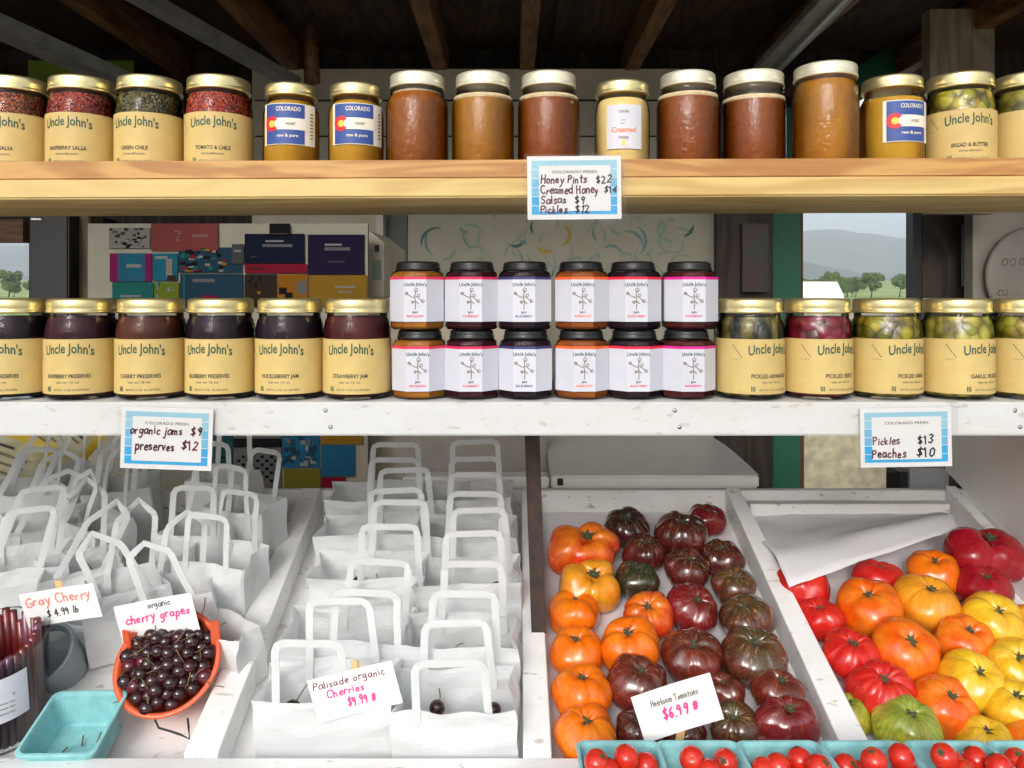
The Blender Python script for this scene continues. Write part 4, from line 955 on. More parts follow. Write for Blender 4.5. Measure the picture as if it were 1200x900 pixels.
def small_label(stripe, flav):
    def fn():
        mb = MB(); r = RH+.0008; z0, z1 = .010, .0625
        # wraps the front face and the two slanting ones beside it, and a little of the next two
        cs = [Vector((math.cos(R(a)), math.sin(R(a))))*r for a in (157.5, 202.5, 247.5, 292.5, 337.5, 382.5)]
        for k in range(5):
            a, b = cs[k], cs[k+1]
            mb.add([(a.x,a.y,z0),(b.x,b.y,z0),(b.x,b.y,z1-.0032),(a.x,a.y,z1-.0032)], [(0,1,2,3)], M['whitelabel'])
            mb.add([(a.x,a.y,z1-.0032),(b.x,b.y,z1-.0032),(b.x,b.y,z1),(a.x,a.y,z1)], [(0,1,2,3)], stripe)
        cs = cs[2:]; cs = [cs[0], cs[0]]
        yy = cs[1].y-.0003; f = lambda u, v: (u, yy, v)
        put_text(mb, "Uncle John's", M['ink_green'], .027, .0042, .0, z1-.0085, f, arch=.0008)
        # thin drawing of a fruit sprig
        def ln(pts, w=.0005, mat=M['ink_grey']):
            for i in range(len(pts)-1):
                a = Vector(pts[i]); b = Vector(pts[i+1]); d = (b-a).normalized(); n = Vector((-d.y, d.x))*w
                mb.add([f(*(a-n)), f(*(b-n)), f(*(b+n)), f(*(a+n))], [(0,1,2,3)], mat)
        ln([(0,.024),(.0005,.032),(-.0005,.040),(.001,.047)]); ln([(-.011,.044),(-.006,.040),(-.001,.038)]); ln([(.0005,.040),(.005,.037),(.009,.033)]); ln([(-.004,.032),(.0005,.034),(.004,.031)])
        for cx, cy, rr in ((.001,.047,.0022),(-.010,.043,.0016),(.009,.034,.0018),(.004,.041,.0016),(-.003,.033,.0015)):
            ln([(cx+rr*math.cos(a*.9), cy+rr*math.sin(a*.9)) for a in range(8)], .0004)
        put_text(mb, 'jam', M['ink_black'], .006, .003, 0, .0215, f)
        put_text(mb, flav, stripe, .020, .0026, 0, .0165, f)
        return mesh_of(mb, 'label')
    return cached(('sl', flav), fn)
stripes = [plain('rose_stripe', (.72,.03,.10), .5), plain('crimson_stripe', (.62,.01,.09), .5), plain('navy_stripe', (.03,.035,.14), .5), plain('orange_stripe', (.85,.12,.02), .5), plain('red_stripe', (.72,.01,.05), .5), plain('magenta_stripe', (.70,.01,.26), .5)]
snm = ['rose', 'crimson', 'navy', 'orange', 'red', 'magenta']
fl = ['PEACH JALAPENO', 'CHERRY', 'BLUE BERRY', 'APRICOT', 'BLACK CHERRY', 'RASPBERRY']
cc = ['amber', 'plum_jam', 'dark_jam', 'orangej', 'dark_jam', 'red_jam']
hg = cached('hexglass', lambda: hexprof(RH, [(RH*.9,.0005,.1),(RH,.003,0),(RH,.064,0),(RH*.93,.068,.4),(RH*.80,.070,.9),(RH*.78,.075,1)], M['glass'], 'glass'))
def small_jar(x, y, z, k, rot, lb):
    t = thing('small_jar', lb, 'jar', (x, y, z), (0,0,R(rot)), 'small white labelled jars stacked two high')
    part('glass', hg, t)
    part('contents', cached(('hc', cc[k]), lambda: hexprof(RH-.001, [(RH*.86,.0015,.1),(RH-.0013,.004,0),(RH-.0013,.063,0),(RH*.89,.067,.5),(RH*.75,.069,.9)], C[cc[k]], 'contents')), t)
    part('label', small_label(stripes[k], fl[k]), t)
    part('lid', lid_mesh(.0262, .0105, M['blacklid'], False), t, T(0,0,.0705))
for k, (ub, lb_) in enumerate(zip((490,553,615,681,742,808), (492,553,616,681,743,804))):
    Y = .925
    small_jar(xz(lb_, Y), Y, MIDZ, k, random.uniform(-4, 4), 'small white labelled jar with %s stripe, in the lower row of the stack' % snm[k])
    small_jar(xz(ub, Y), Y+random.uniform(-.001,.003), MIDZ+.0812, k, random.uniform(-5, 5), 'small white labelled jar with %s stripe, in the upper row of the stack' % snm[k])

# ------------------------------------------------------------------ blue edged price signs in sleeves
def blue_sign(px0, py0, px1, py1, Y, lines, label, roll=0, head='COLORADO FRESH'):
    cx, cy = (px0+px1)/2, (py0+py1)/2; c = W(cx, cy, Y); w = (px1-px0)/F*Y; h = (py1-py0)/F*Y
    t = thing('price_sign', label, 'price sign', c, (0, R(roll), 0))
    mb = MB(); mb.box(-w/2, w/2, -.0005, .0005, -h/2, h/2, M['card'])
    bs = [M['blue1'], M['blue1'], M['blue2'], M['blue2'], M['blue3'], M['blue3']]
    e = w*.045; H = h-2*e
    for i in range(6):
        z1 = h/2-e-H*i/6; z0 = z1-H/6+H*.012
        mb.box(-w/2+e, w/2-e, -.0008, -.0005, z0, z1, bs[i])
    mb.box(-w/2+w*.125, w/2-w*.115, -.0011, -.0008, -h/2+h*.13, h/2-h*.15, M['card'])
    f = lambda u, v: (u, -.0014, v)
    put_text(mb, head, M['ink_grey'], w*.48, h*.045, 0, h*.25, f)
    for i, (s, mat, u, v, hh, ww) in enumerate(lines):
        hand(mb, s, mat, -w/2+u*w, -h/2+(v-.03)*h, hh*h*.88, f, width=ww*w, wt=1.25, seed=i+len(s), slope=.01)
    mb.build('card', t)
    mb = MB(); mb.box(-w/2-.003, w/2+.006, -.0024, -.0020, -h/2-.005, h/2+.002, M['sleeve']); mb.build('sleeve', t)
    return t
K = M['ink_maroon']; B = M['ink_black']
blue_sign(618, 183, 728, 257, .832, [('Honey Pints', K, .14, .60, .14, .50), ('$22', B, .73, .60, .13, .17), ('Creamed Honey', K, .14, .43, .14, .62), ('$14', B, .81, .44, .12, .15), ('Salsas', K, .14, .28, .13, .28), ('$9', B, .50, .28, .13, .12), ('Pickles', K, .13, .13, .13, .30), ('$12', B, .50, .13, .13, .17)], 'blue edged sign listing honey, salsas and pickles on the pine shelf', -.5)
blue_sign(142, 478, 249, 550, .876, [('organic jams', K, .10, .60, .15, .58), ('$9', K, .76, .60, .16, .14), ('preserves', K, .16, .34, .16, .44), ('$12', K, .66, .36, .16, .20)], 'blue edged sign for jams and preserves at the left of the white shelf', 2)
blue_sign(1008, 478, 1115, 547, .876, [('Pickles', K, .13, .42, .14, .30), ('$13', B, .62, .42, .16, .18), ('Peaches', K, .12, .19, .16, .38), ('$10', B, .60, .20, .17, .22)], 'blue edged sign for pickles at the right of the white shelf', -1)

# ------------------------------------------------------------------ handwritten cards on sticks
def stick_card(px, py, wpx, hpx, Y, roll, tilt, lines, label, stick=(0, -.6, .55), stick_lo=.05, stick_hi=.04, name='price_card'):
    c = W(px, py, Y); w = wpx/F*Y; h = hpx/F*Y
    t = thing(name, label, 'price card', c, (R(tilt), R(-roll), 0))
    mb = MB(); n = 8; vs = []
    for j in range(2):
        for i in range(n+1):
            u = (i/n-.5)*w; vs.append((u, .0015*math.sin(i/n*math.pi), (j-.5)*h))
    mb.add(vs, [(i, i+1, n+2+i, n+1+i) for i in range(n)], M['card'])
    mb.add([(v[0], v[1]+.0005, v[2]) for v in vs], [(n+1+i, n+2+i, i+1, i) for i in range(n)], M['card'])
    f = lambda u, v: (u, .0015*math.sin((u/w+.5)*math.pi)-.0004, v)
    for i, (s, mat, u, v, hh, ww) in enumerate(lines):
        hand(mb, s, mat, -w/2+u*w, -h/2+v*h, hh*h, f, width=ww*w, wt=1.0 if mat is not M['ink_pink'] else 1.25, seed=3+i+len(s))
    mb.build('card', t)
    mb = MB(); sx = stick[0]*w
    vs = []
    mb.box(sx-.0048, sx+.0048, .0035, .0053, -h/2-stick_lo, h/2+stick_hi, M['stick'], M=RY(stick[1]), bev=.0008)
    mb.build('stick', t)
    return t

# ------------------------------------------------------------------ paper bags
def bag_body(w, d, h, seed, mess=1.0):
    mb = MB(); vs = []; fs = []; nu = 64; nv = 14
    # perimeter path
    def per(t):
        L = 2*(w+d); s = t*L
        if s < w: return (-w/2+s, -d/2)
        s -= w
        if s < d: return (w/2, -d/2+s)
        s -= d
        if s < w: return (w/2-s, d/2)
        s -= w; return (-w/2, d/2-s)
    for layer in (0, 1):
        for j in range(nv+1):
            v = j/nv
            for i in range(nu):
                x, y = per(i/nu)
                gus = 0
                if abs(abs(x)-w/2) < 1e-4 and abs(y) < d/2-1e-4: gus = -math.copysign(1, x)*.010*v*(1-abs(y)/(d/2))*mess
                nx = (noise.noise(Vector((x*22, y*22+seed, v*2.2)))*.0085+noise.noise(Vector((x*60, y*60+seed, v*7)))*.0012)*v*mess
                ny = (noise.noise(Vector((x*16+7, y*16+seed*1.7, v*2.4)))*.011+noise.noise(Vector((x*60+3, y*60+seed, v*7)))*.0016)*v*mess
                k = 1-.0008*layer/.05
                zt = v*h+(.003*noise.noise(Vector((x*30, seed, y*30))) if j == nv else 0)*mess
                vs.append((x*k+gus+nx, y*k+ny, zt+(.0006 if layer and j == 0 else 0)))
        o = layer*nu*(nv+1)
        for j in range(nv):
            for i in range(nu):
                i2 = (i+1) % nu; f = (o+j*nu+i, o+j*nu+i2, o+(j+1)*nu+i2, o+(j+1)*nu+i); fs.append(f if not layer else f[::-1])
    fs.append(tuple(range(nu))[::-1])
    mb.add(vs, fs, M['paperbag'])
    return mesh_of(mb, 'bag_body')
def handle_mesh(hw, hh, side, seed, lean=0, skew=0, peak=0, bw=.0095):
    """flat folded paper loop; side -1 front, +1 back"""
    rn = random.Random(seed); mb = MB(); W_ = bw; r = .010
    x0 = hw/2
    pts = [(-x0-.002, -.03), (-x0, 0), (-x0+.002, hh*.5), (-x0+.003, hh-r), (-x0+.006, hh-.003), (-x0+r+.004, hh+peak*.2), (0, hh+peak), (x0-r-.004, hh+peak*.2), (x0-.006, hh-.003), (x0-.003, hh-r), (x0-.002, hh*.5), (x0, 0), (x0+.002, -.03)]
    ctr = []
    for x, z in pts:
        zz_ = max(0, z); ctr.append(Vector((x+skew*zz_+rn.uniform(-.0008,.0008), lean*zz_*(1+zz_*6)+rn.uniform(-.0007,.0007), z)))
    vs = []
    for i, c in enumerate(ctr):
        d = (ctr[min(i+1, len(ctr)-1)]-ctr[max(i-1, 0)]).normalized(); n = Vector((-d.z, 0, d.x)) * W_/2
        # mitre
        for q in (-1, 1): vs += [c+n*q+Vector((0,-.0006,0)), c+n*q+Vector((0,.0006,0))]
    fs = []
    for i in range(len(ctr)-1):
        a = 4*i; b = a+4
        fs += [(a, b, b+2, a+2), (a+1, a+3, b+3, b+1), (a, a+1, b+1, b), (a+2, b+2, b+3, a+3)]
    mb.add(vs, fs, M['paperbag'], False)
    return mesh_of(mb, 'handle')
bag_grp = 'white paper bags in the bin'
def bag(x, y, label, w=.165, d=.078, h=.082, yaw=0, pitch=None, roll=0, seed=1, hw=.086, hh=.075, dz=0, hoff=(0,0), lean=(0,0), skew=(0,0), cher=0, cats='paper bag', peak=(0,0)):
    pitch = ANG*.55 if pitch is None else pitch
    if x > -.3 and not yaw: yaw = ((seed*37) % 9-4)*.8; roll = ((seed*53) % 7-3)*.8
    m = T(x, y, FZ(y)+.002+dz) @ RX(pitch) @ RY(roll) @ RZ(yaw)
    t = thing('paper_bag', label, cats, (0,0,0), (0,0,0), bag_grp); t.matrix_world = m
    part('bag_body', bag_body(w, d, h, seed), t)
    for k, s in enumerate((-1, 1) if hh > .02 else ()):
        part('handle', handle_mesh(hw, hh, s, seed*3+k, lean[k], skew[k], peak[k], .0088 if x < -.36 else .0095), t, T(hoff[k], s*(d/2-.003), h))
    bags.append((t, w, d, h, cher, seed)); return t
bags = []
# middle compartment, left column front to back; y = centre
LC = 'front to back'
bag(-0.227, 0.972, 'front paper bag of the left column, beside the divider, holding the cherry price card', seed=11, w=0.168, hoff=(-0.012,0.008), lean=(.02,.15), skew=(0,-.05), cher=3)
bag(-0.224, 1.060, 'paper bag just behind the carded front bag in the left column', seed=12, w=0.170, hoff=(0.028,0.028), lean=(.1,.15), skew=(.0,.05), hh=.066)
bag(-0.214, 1.175, 'third paper bag back in the column behind the cherry price card', seed=13, w=0.168, hoff=(0.036,0.040), lean=(.05,.1), cher=2, hh=.078)
bag(-0.228, 1.270, 'fourth paper bag back in the left column of the middle compartment', seed=14, w=0.170, hoff=(0.050,0.054), lean=(.05,.1), hh=.07)
bag(-0.238, 1.358, 'last paper bag of the left column, nearest the coloured cards', seed=15, w=0.165, hoff=(0.037,0.030), lean=(.05,.0), skew=(0,0), hh=.07)
bag(-0.066, 0.960, 'front paper bag of the right column beside the tomato crate divider', seed=21, w=0.152, hoff=(-0.001,0.000), lean=(0,.05), cher=3, hh=.062)
bag(-0.068, 1.050, 'second paper bag of the right column with two handles upright', seed=22, w=0.156, hoff=(0.004,0.012), lean=(.05,.05), cher=4, hh=.074)
bag(-0.062, 1.165, 'third paper bag of the right column, mostly hidden below its handles', seed=23, w=0.158, hoff=(0.010,0.016), lean=(.05,.05), cher=3, hh=.074)
bag(-0.070, 1.265, 'fourth paper bag of the right column leaning to the left', seed=24, w=0.156, hoff=(0.008,0.006), lean=(.05,.05), cher=3, hh=.07)
bag(-0.076, 1.360, 'last paper bag of the right column in front of the white rail', seed=25, w=0.155, hoff=(0.014,0.014), lean=(.0,.05), hh=.072)
# left compartment, jumbled
LB = [  # px, Y, w, d, h, yaw, roll, hw, hh, skew, lean, peak, cherries, label
 (262,1.17,.118,.075,.105,-12,2,.066,.074,(.05,.0),(.05,.15),(0,0),0,'paper bag with square handles standing against the left divider'),
 (216,1.115,.115,.07,.095,14,-4,.06,.07,(-.25,.2),(.1,.25),(.012,.012),0,'paper bag straight behind the basket of cherries'),
 (160,1.12,.115,.07,.10,24,-3,.06,.072,(-.3,.25),(.1,.25),(.018,.018),0,'wide open paper bag up and left of the cherry basket'),
 (95,1.155,.115,.07,.105,35,6,.06,.076,(.5,.15),(.1,.3),(.018,.018),3,'paper bag with pointed handles just above the pink lettered card'),
 (28,1.15,.125,.075,.115,24,4,.064,.082,(.3,.3),(.1,.1),(0,0),0,'paper bag at the far left above the dark red sticks'),
 (292,1.275,.11,.07,.115,-18,0,.062,.07,(0,.1),(.1,.2),(0,0),0,'paper bag squeezed behind the square handled one by the divider'),
 (236,1.235,.115,.07,.105,6,3,.064,.075,(.05,.1),(.05,.2),(0,0),2,'paper bag in the second row with a tall square handle'),
 (112,1.26,.11,.07,.105,-30,4,.058,.074,(.35,-.2),(.1,.2),(.016,.016),0,'paper bag in the second row with handles leaning right'),
 (48,1.25,.115,.07,.105,32,8,.06,.078,(.4,.3),(.1,.2),(.01,.01),0,'paper bag in the second row with long leaning handles'),
 (268,1.36,.11,.07,.11,-6,0,.062,.068,(0,0),(.05,.1),(0,0),0,'paper bag in the back row near the divider end'),
 (148,1.345,.11,.07,.105,16,0,.06,.07,(.15,.2),(.1,.2),(.01,.01),0,'paper bag in the back row at the left edge of the jam sign'),
 (92,1.36,.115,.07,.115,-38,0,.06,.074,(.2,-.3),(.1,.2),(.016,.016),0,'paper bag with a peaked handle below the yellow snack bags'),
 (28,1.345,.115,.07,.10,20,10,.06,.078,(.3,.3),(.1,.2),(0,0),0,'paper bag squeezed in the far left corner at the back'),
 (268,1.06,.095,.05,.08,-24,-3,.05,.01,(0,0),(0,0),(0,0),0,'low rumpled handleless paper bag beside the cherry basket'),
 (110,1.10,.10,.045,.062,8,3,.05,.01,(0,0),(0,0),(0,0),0,'low handleless paper bag behind the pink lettered card'),
]
for k_, (px, Y, w, d, h, yaw, roll, hw, hh, sk, le, pk, ch_, lb) in enumerate(LB):
    bag(xz(px, Y), Y, lb, w=w, d=d, h=h, yaw=yaw, roll=roll, seed=31+k_, hw=hw, hh=hh, skew=sk, lean=le, peak=pk, cher=ch_, hoff=(-.003,.003))

# ------------------------------------------------------------------ cherries
def cherry_mesh(mat, seed, stem=True):
    mb = MB(); prof = []
    for i in range(11):
        a = -math.pi/2+math.pi*i/10; r = .0102*math.cos(a); z = .0095*math.sin(a)
        if i > 9: z -= .0003
        prof.append((max(r, 1e-5), z))
    mb.lathe(prof, mat, 20); 
    return mesh_of(mb, 'fruit')
def stem_mesh(seed):
    rn = random.Random(seed); mb = MB(); a = rn.uniform(0, 6.28); L = .026
    mb.tube([(0,0,.006),(.004*math.cos(a),.004*math.sin(a),.014),(.012*math.cos(a),.012*math.sin(a),.022),(.022*math.cos(a),.022*math.sin(a),.027)], .0007, M['stem_green'], 6); return mesh_of(mb, 'stem')
chm = [cherry_mesh(M['cherry'], 1), cherry_mesh(M['cherry_red'], 2)]; stm = [stem_mesh(k) for k in range(5)]
def cherry(loc, rot, red, stem, label, group, s=1.0):
    t = thing('cherry', label, 'cherry', loc, rot, group); t.scale = (s, s, s)
    part('fruit', chm[1 if red else 0], t)
    if stem is not None: part('stem', stm[stem % 5], t)
    return t
rn = random.Random(5)
for t, w, d, h, n, sd in bags:
    for k in range(n):
        p = t.matrix_world @ Vector((rn.uniform(-w*.3, w*.3), rn.uniform(-d*.25, d*.25), h*rn.uniform(.35,.45)+.008))
        cherry(p, (rn.uniform(-.6,.6), rn.uniform(-.6,.6), rn.uniform(0,6)), False, k if k % 2 else None, 'dark cherry lying loose in a white paper bag', 'cherries in the paper bags')

stick_card(416, 811, 102, 54, .912, 13.5, 6, [('Palisade organic', M['ink_maroon'], .04, .74, .16, .86), ('Cherries', M['ink_pink'], .17, .50, .17, .45), ('$9.99 #', M['ink_pink'], .38, .20, .2, .34)], 'white card lettered cherries in pink and black on the front bag', stick=(.03,8,0), stick_lo=-.008, stick_hi=.010)
stick_card(71, 710, 88, 44, .99, 9, 12, [('Gray Cherry', M['ink_coral'], .05, .60, .26, .88), ('$ 4.99 lb', M['ink_black'], .28, .22, .2, .44)], 'tilted white card with coral pink writing over the grey basket', stick=(.0,6,0), stick_lo=-.006, stick_hi=.009)

# ------------------------------------------------------------------ orange basket of cherries
ob = bpy.data.objects.new('fruit_basket', None); COL.objects.link(ob)
tag(ob, 'orange plastic basket tipped forward and full of dark cherries', 'basket')
BM = T(xz(196, 1.0), 1.02, FZ(1.02)+.050) @ RZ(4) @ RX(50) @ T(0,0,-.028)
ob.matrix_world = BM
RB = .066
mb = MB()
prof = [(0,.008),(.046,.008),(.050,.012),(RB-.004,.050),(RB,.056),(RB+.002,.056),(RB+.002,.0585),(RB-.004,.0585),(RB-.007,.050),(.048,.016),(0,.014)]
mb.lathe(prof, M['orangeplastic'], 48, M=Matrix.Diagonal((.98, .98, 1, 1))); mb.build('bowl', ob)
for s, hh in ((-1, .026), (1, .036)):
    mb = MB(); mb.box(-.006, .006, -.0015, .0015, 0, hh, M['orangeplastic'], M=T(s*RB*.86, RB*.30, .053) @ RX(-38) @ RZ(20*s), bev=.001); mb.build('handle_end', ob)
for i in range(72):
    if i < 52:
        a = i*2.399; r = RB*.86*math.sqrt((i+.5)/52); z = .052+.003*rn.random()
    else:
        a = i*2.399; r = RB*.55*math.sqrt((i-51.5)/20); z = .062+.003*rn.random()
    x = r*math.cos(a)*.98; y = r*math.sin(a)*.98
    if y > RB*.62 and i >= 52: continue
    p = BM @ Vector((x, y, z))
    cherry(p, (R(50)+rn.uniform(-1,1), rn.uniform(-1,1), rn.uniform(0,6)), i in (4, 11, 17, 33, 38, 47), i if i % 2 else None,
           'bright red cherry among dark ones in the orange basket' if i in (4,11,17,33,38,47) else 'dark glossy cherry in the orange basket', 'cherries in the orange basket', rn.uniform(.92,1.06))
stick_card(184, 726, 92, 50, 1.015, 10.5, 8, [('organic', M['ink_black'], .42, .80, .14, .30), ('cherry grapes', M['ink_pink'], .10, .50, .2, .84)], 'white card with pink writing stuck into the orange cherry basket', stick=(0,0,0), stick_lo=.02, stick_hi=-.004)
mb = MB(); mb.tube([W(180,840,.965), W(186,853,.95), W(200,857,.95), W(212,861,.945), W(222,866,.94), W(221,852,.95), W(220,842,.96)], .0013, M['black'], 6); 
tag(mb.build('black_cord'), 'thin black cord hanging under the orange basket', 'cord')

# grey round basket
gb = bpy.data.objects.new('grey_basket', None); COL.objects.link(gb); tag(gb, 'empty round blue grey ribbed basket between the sticks and the cherries', 'basket')
GM = T(xz(63, 1.05), 1.05, FZ(1.05)+.034) @ RZ(-8) @ RX(46) @ T(0,0,-.03); gb.matrix_world = GM
mb = MB(); mb.lathe([(0,0),(.030,0),(.034,.003),(.040,.058),(.042,.060),(.042,.062),(.038,.062),(.037,.058),(.031,.005),(0,.003)], M['greyplastic'], 44)
mb.build('bowl', gb)
mb = MB()
for i in range(44):
    a = 2*math.pi*i/44; mb.tube([(.0318*math.cos(a), .0318*math.sin(a), .008), (.0372*math.cos(a), .0372*math.sin(a), .057)], .0011, M['greyplastic'], 5)
for zq in (.018, .032, .046): mb.lathe([(.0326+.001*(zq-.01)/.01*1.0, zq-.001),(.0315+.001*(zq-.01)/.01, zq),(.0326+.001*(zq-.01)/.01, zq+.001)], M['greyplastic'], 40)
mb.build('ribs', gb)

# clear tub of dark red sticks with a white label
cs = thing('clear_tub', 'clear plastic tub with a white label, full of dark red sticks', 'tub', (-.653, .985, FZ(.985)+.004), (R(12), R(4), 0))
mb = MB(); mb.lathe([(0,.001),(.048,0),(.050,.004),(.058,.13),(.0595,.133),(.058,.134)], M['plastic_clear'], 48); mb.build('tub', cs)
redst = plain('dark_red_stick', (.10,.008,.010), .3, c2=(.20,.02,.02), scale=60, coat=.4); pur = plain('purple_stick', (.16,.04,.09), .3, coat=.4)
def labm():
    mb = MB(); f = cyl(.0575); n = 20; vs = []
    for i in range(n+1):
        u = -.03+.072*i/n; vs += [f(u, .045+.001*i*.3), f(u, .105+.001*i*.3)]
    mb.add(vs, [(2*i, 2*i+2, 2*i+3, 2*i+1) for i in range(n)], M['whitelabel'], True)
    f2 = cyl(.058); put_text(mb, 'c', M['ink_grey'], .003, .004, .026, .085, f2)
    for q in range(3): put_text(mb, 'ingredients list', M['ink_grey'], .03, .0025, .012, .075-.007*q, f2)
    return mesh_of(mb, 'label')
part('label', labm(), cs, RZ(24))
rr_ = random.Random(3)
csM = Matrix.LocRotScale(cs.location, cs.rotation_euler, None)
for i in range(34):
    a = 2*math.pi*i/34; rad = .043; mt = pur if (-.6 < a-5.2 < .35 and i % 2) or rr_.random() < .1 else redst
    mb = MB(); L = rr_.uniform(.122,.142); ln_ = rr_.uniform(.003,.008)
    mb.tube([(rad*math.cos(a), rad*math.sin(a), .004), ((rad*1.04)*math.cos(a+.05), (rad*1.04)*math.sin(a+.05), L)], .0046, mt, 8)
    o = mb.build('fruit_stick'); o.matrix_world = csM
    tag(o, 'purple stick among dark red ones in the clear tub' if mt is pur else 'dark red stick standing in the clear tub', 'stick', 'sticks in the clear tub')

# ------------------------------------------------------------------ teal pulp punnets
def punnet_mesh(w, d, h, t=.0028, tap=.80):
    mb = MB(); bm = bmesh.new()
    rings = []
    def ring(ww, dd, z, r=.010, n=4):
        pts = []
        for cx, cy, a0 in ((1,1,0),(-1,1,90),(-1,-1,180),(1,-1,270)):
            for k in range(n+1):
                a = R(a0+90*k/n); pts.append((cx*(ww/2-r)+r*math.cos(a), cy*(dd/2-r)+r*math.sin(a), z))
        return pts
    prof = [ring(w*tap, d*tap, 0), ring(w*tap+.003, d*tap+.003, .002)]
    for k in range(1, 5): q = k/5; prof.append(ring(w*(tap+(1-tap)*q)-.004, d*(tap+(1-tap)*q)-.004, h*q))
    prof += [ring(w-.003, d-.003, h-.006), ring(w+.001, d+.001, h-.005), ring(w+.002, d+.002, h-.001), ring(w, d, h), ring(w-2*t, d-2*t, h), ring(w-2.6*t-.002, d-2.6*t-.002, h-.004), ring(w*tap-2*t, d*tap-2*t, .006), ring(w*tap-2*t-.006, d*tap-2*t-.006, .004)]
    n = len(prof[0]); vs = [p for r_ in prof for p in r_]; fs = []
    for j in range(len(prof)-1):
        for i in range(n): i2 = (i+1) % n; fs.append((j*n+i, j*n+i2, (j+1)*n+i2, (j+1)*n+i))
    fs.append(tuple(range(n))[::-1]); fs.append(tuple((len(prof)-1)*n+i for i in range(n)))
    mb.add(vs, fs, M['teal'], False); return mesh_of(mb, 'punnet')
pm = punnet_mesh(.0915, .098, .068)
o = bpy.data.objects.new('punnet', punnet_mesh(.092, .094, .046)); COL.objects.link(o)
o.matrix_world = T(xz(92, .945), .947, FZ(.947)+.010) @ RZ(2) @ RX(ANG-2)
tag(o, 'empty teal pulp punnet with a few loose stems, beside the tub of sticks', 'punnet')
PMt = o.matrix_world.copy()
for k, (x, y, a) in enumerate(((-.014,-.010,60),(.002,.006,110),(.020,.010,95),(-.016,-.028,10))):
    mb = MB(); c_ = Vector((x, y, .0085)); d_ = Vector((math.cos(R(a)), math.sin(R(a)), .25))*.006
    mb.tube([c_-d_, c_, c_+d_+Vector((.001,0,.001))], .0011, M['stem_green'] if k != 3 else M['black'], 6); q = mb.build('loose_stem'); q.matrix_world = PMt
    tag(q, 'loose brown cherry stem lying in the empty teal punnet' if k != 3 else 'black loose bit at the bottom edge of the empty teal punnet', 'stem', 'loose stems in the empty punnet')
YP = .812
pw = [(727,'first teal punnet, below the heirloom price card'),(819,'teal punnet with the wooden stick standing in it'),(913,'teal punnet below the darkest red brown tomatoes'),(1010,'teal punnet below the end of the crate divider'),(1107,'teal punnet below the striped green tomato'),(1204,'teal punnet cut off by the right edge of the photo')]
pun_grp = 'teal punnets along the front ledge'
for i, (px, lb) in enumerate(pw):
    q = bpy.data.objects.new('punnet', pm); COL.objects.link(q); q.location = (xz(px-4, .862)*1.0, YP, LEDZ); q.rotation_euler = (0, 0, R(random.uniform(-1, 1)))
    q.scale = (1, 1, 1); tag(q, lb, 'punnet', pun_grp)
    pw[i] = (q.location.x, lb)

# ------------------------------------------------------------------ tomatoes
TM = {
 'orange': tomato_mat('orange_tomato', (.80,.145,.003), (.72,.22,.010), (.82,.20,.006), .2, .05),
 'deep_orange': tomato_mat('deep_orange_tomato', (.78,.10,.003), (.74,.24,.02), (.78,.20,.012), .2, .05),
 'gold': tomato_mat('golden_tomato', (.76,.32,.018), (.72,.36,.03), (.74,.27,.015), .2, .05),
 'redorange': tomato_mat('red_orange_tomato', (.66,.045,.008), (.78,.24,.015), (.74,.11,.010), .75, .1),
 'red': tomato_mat('red_tomato', (.55,.012,.010), (.50,.03,.012), (.62,.022,.012), .3, .06),
 'crimson': tomato_mat('crimson_tomato', (.34,.008,.018), (.25,.02,.015), (.28,.006,.015), .3, .05),
 'yellow': tomato_mat('yellow_tomato', (.76,.47,.018), (.66,.45,.04), (.78,.42,.02), .3, .05),
 'greenstripe': tomato_mat('green_striped_tomato', (.34,.40,.03), (.12,.22,.03), (.55,.42,.05), .75, .25),
 'brown': tomato_mat('brown_red_tomato', (.13,.014,.010), (.045,.026,.010), (.08,.010,.008), .75, .25),
 'browngreen': tomato_mat('brown_green_tomato', (.13,.022,.010), (.085,.060,.018), (.10,.035,.012), .95, .3),
 'dark': tomato_mat('near_black_tomato', (.075,.012,.012), (.022,.022,.012), (.045,.010,.010), .8, .2),
 'darkgreen': tomato_mat('dark_green_tomato', (.05,.03,.014), (.04,.055,.02), (.035,.035,.014), 1.0, .3),
 'brick': tomato_mat('brick_brown_tomato', (.19,.024,.012), (.08,.028,.012), (.13,.018,.010), .55, .15),
 'maroon': tomato_mat('maroon_tomato', (.19,.010,.014), (.10,.022,.014), (.22,.014,.014), .5, .15),
}
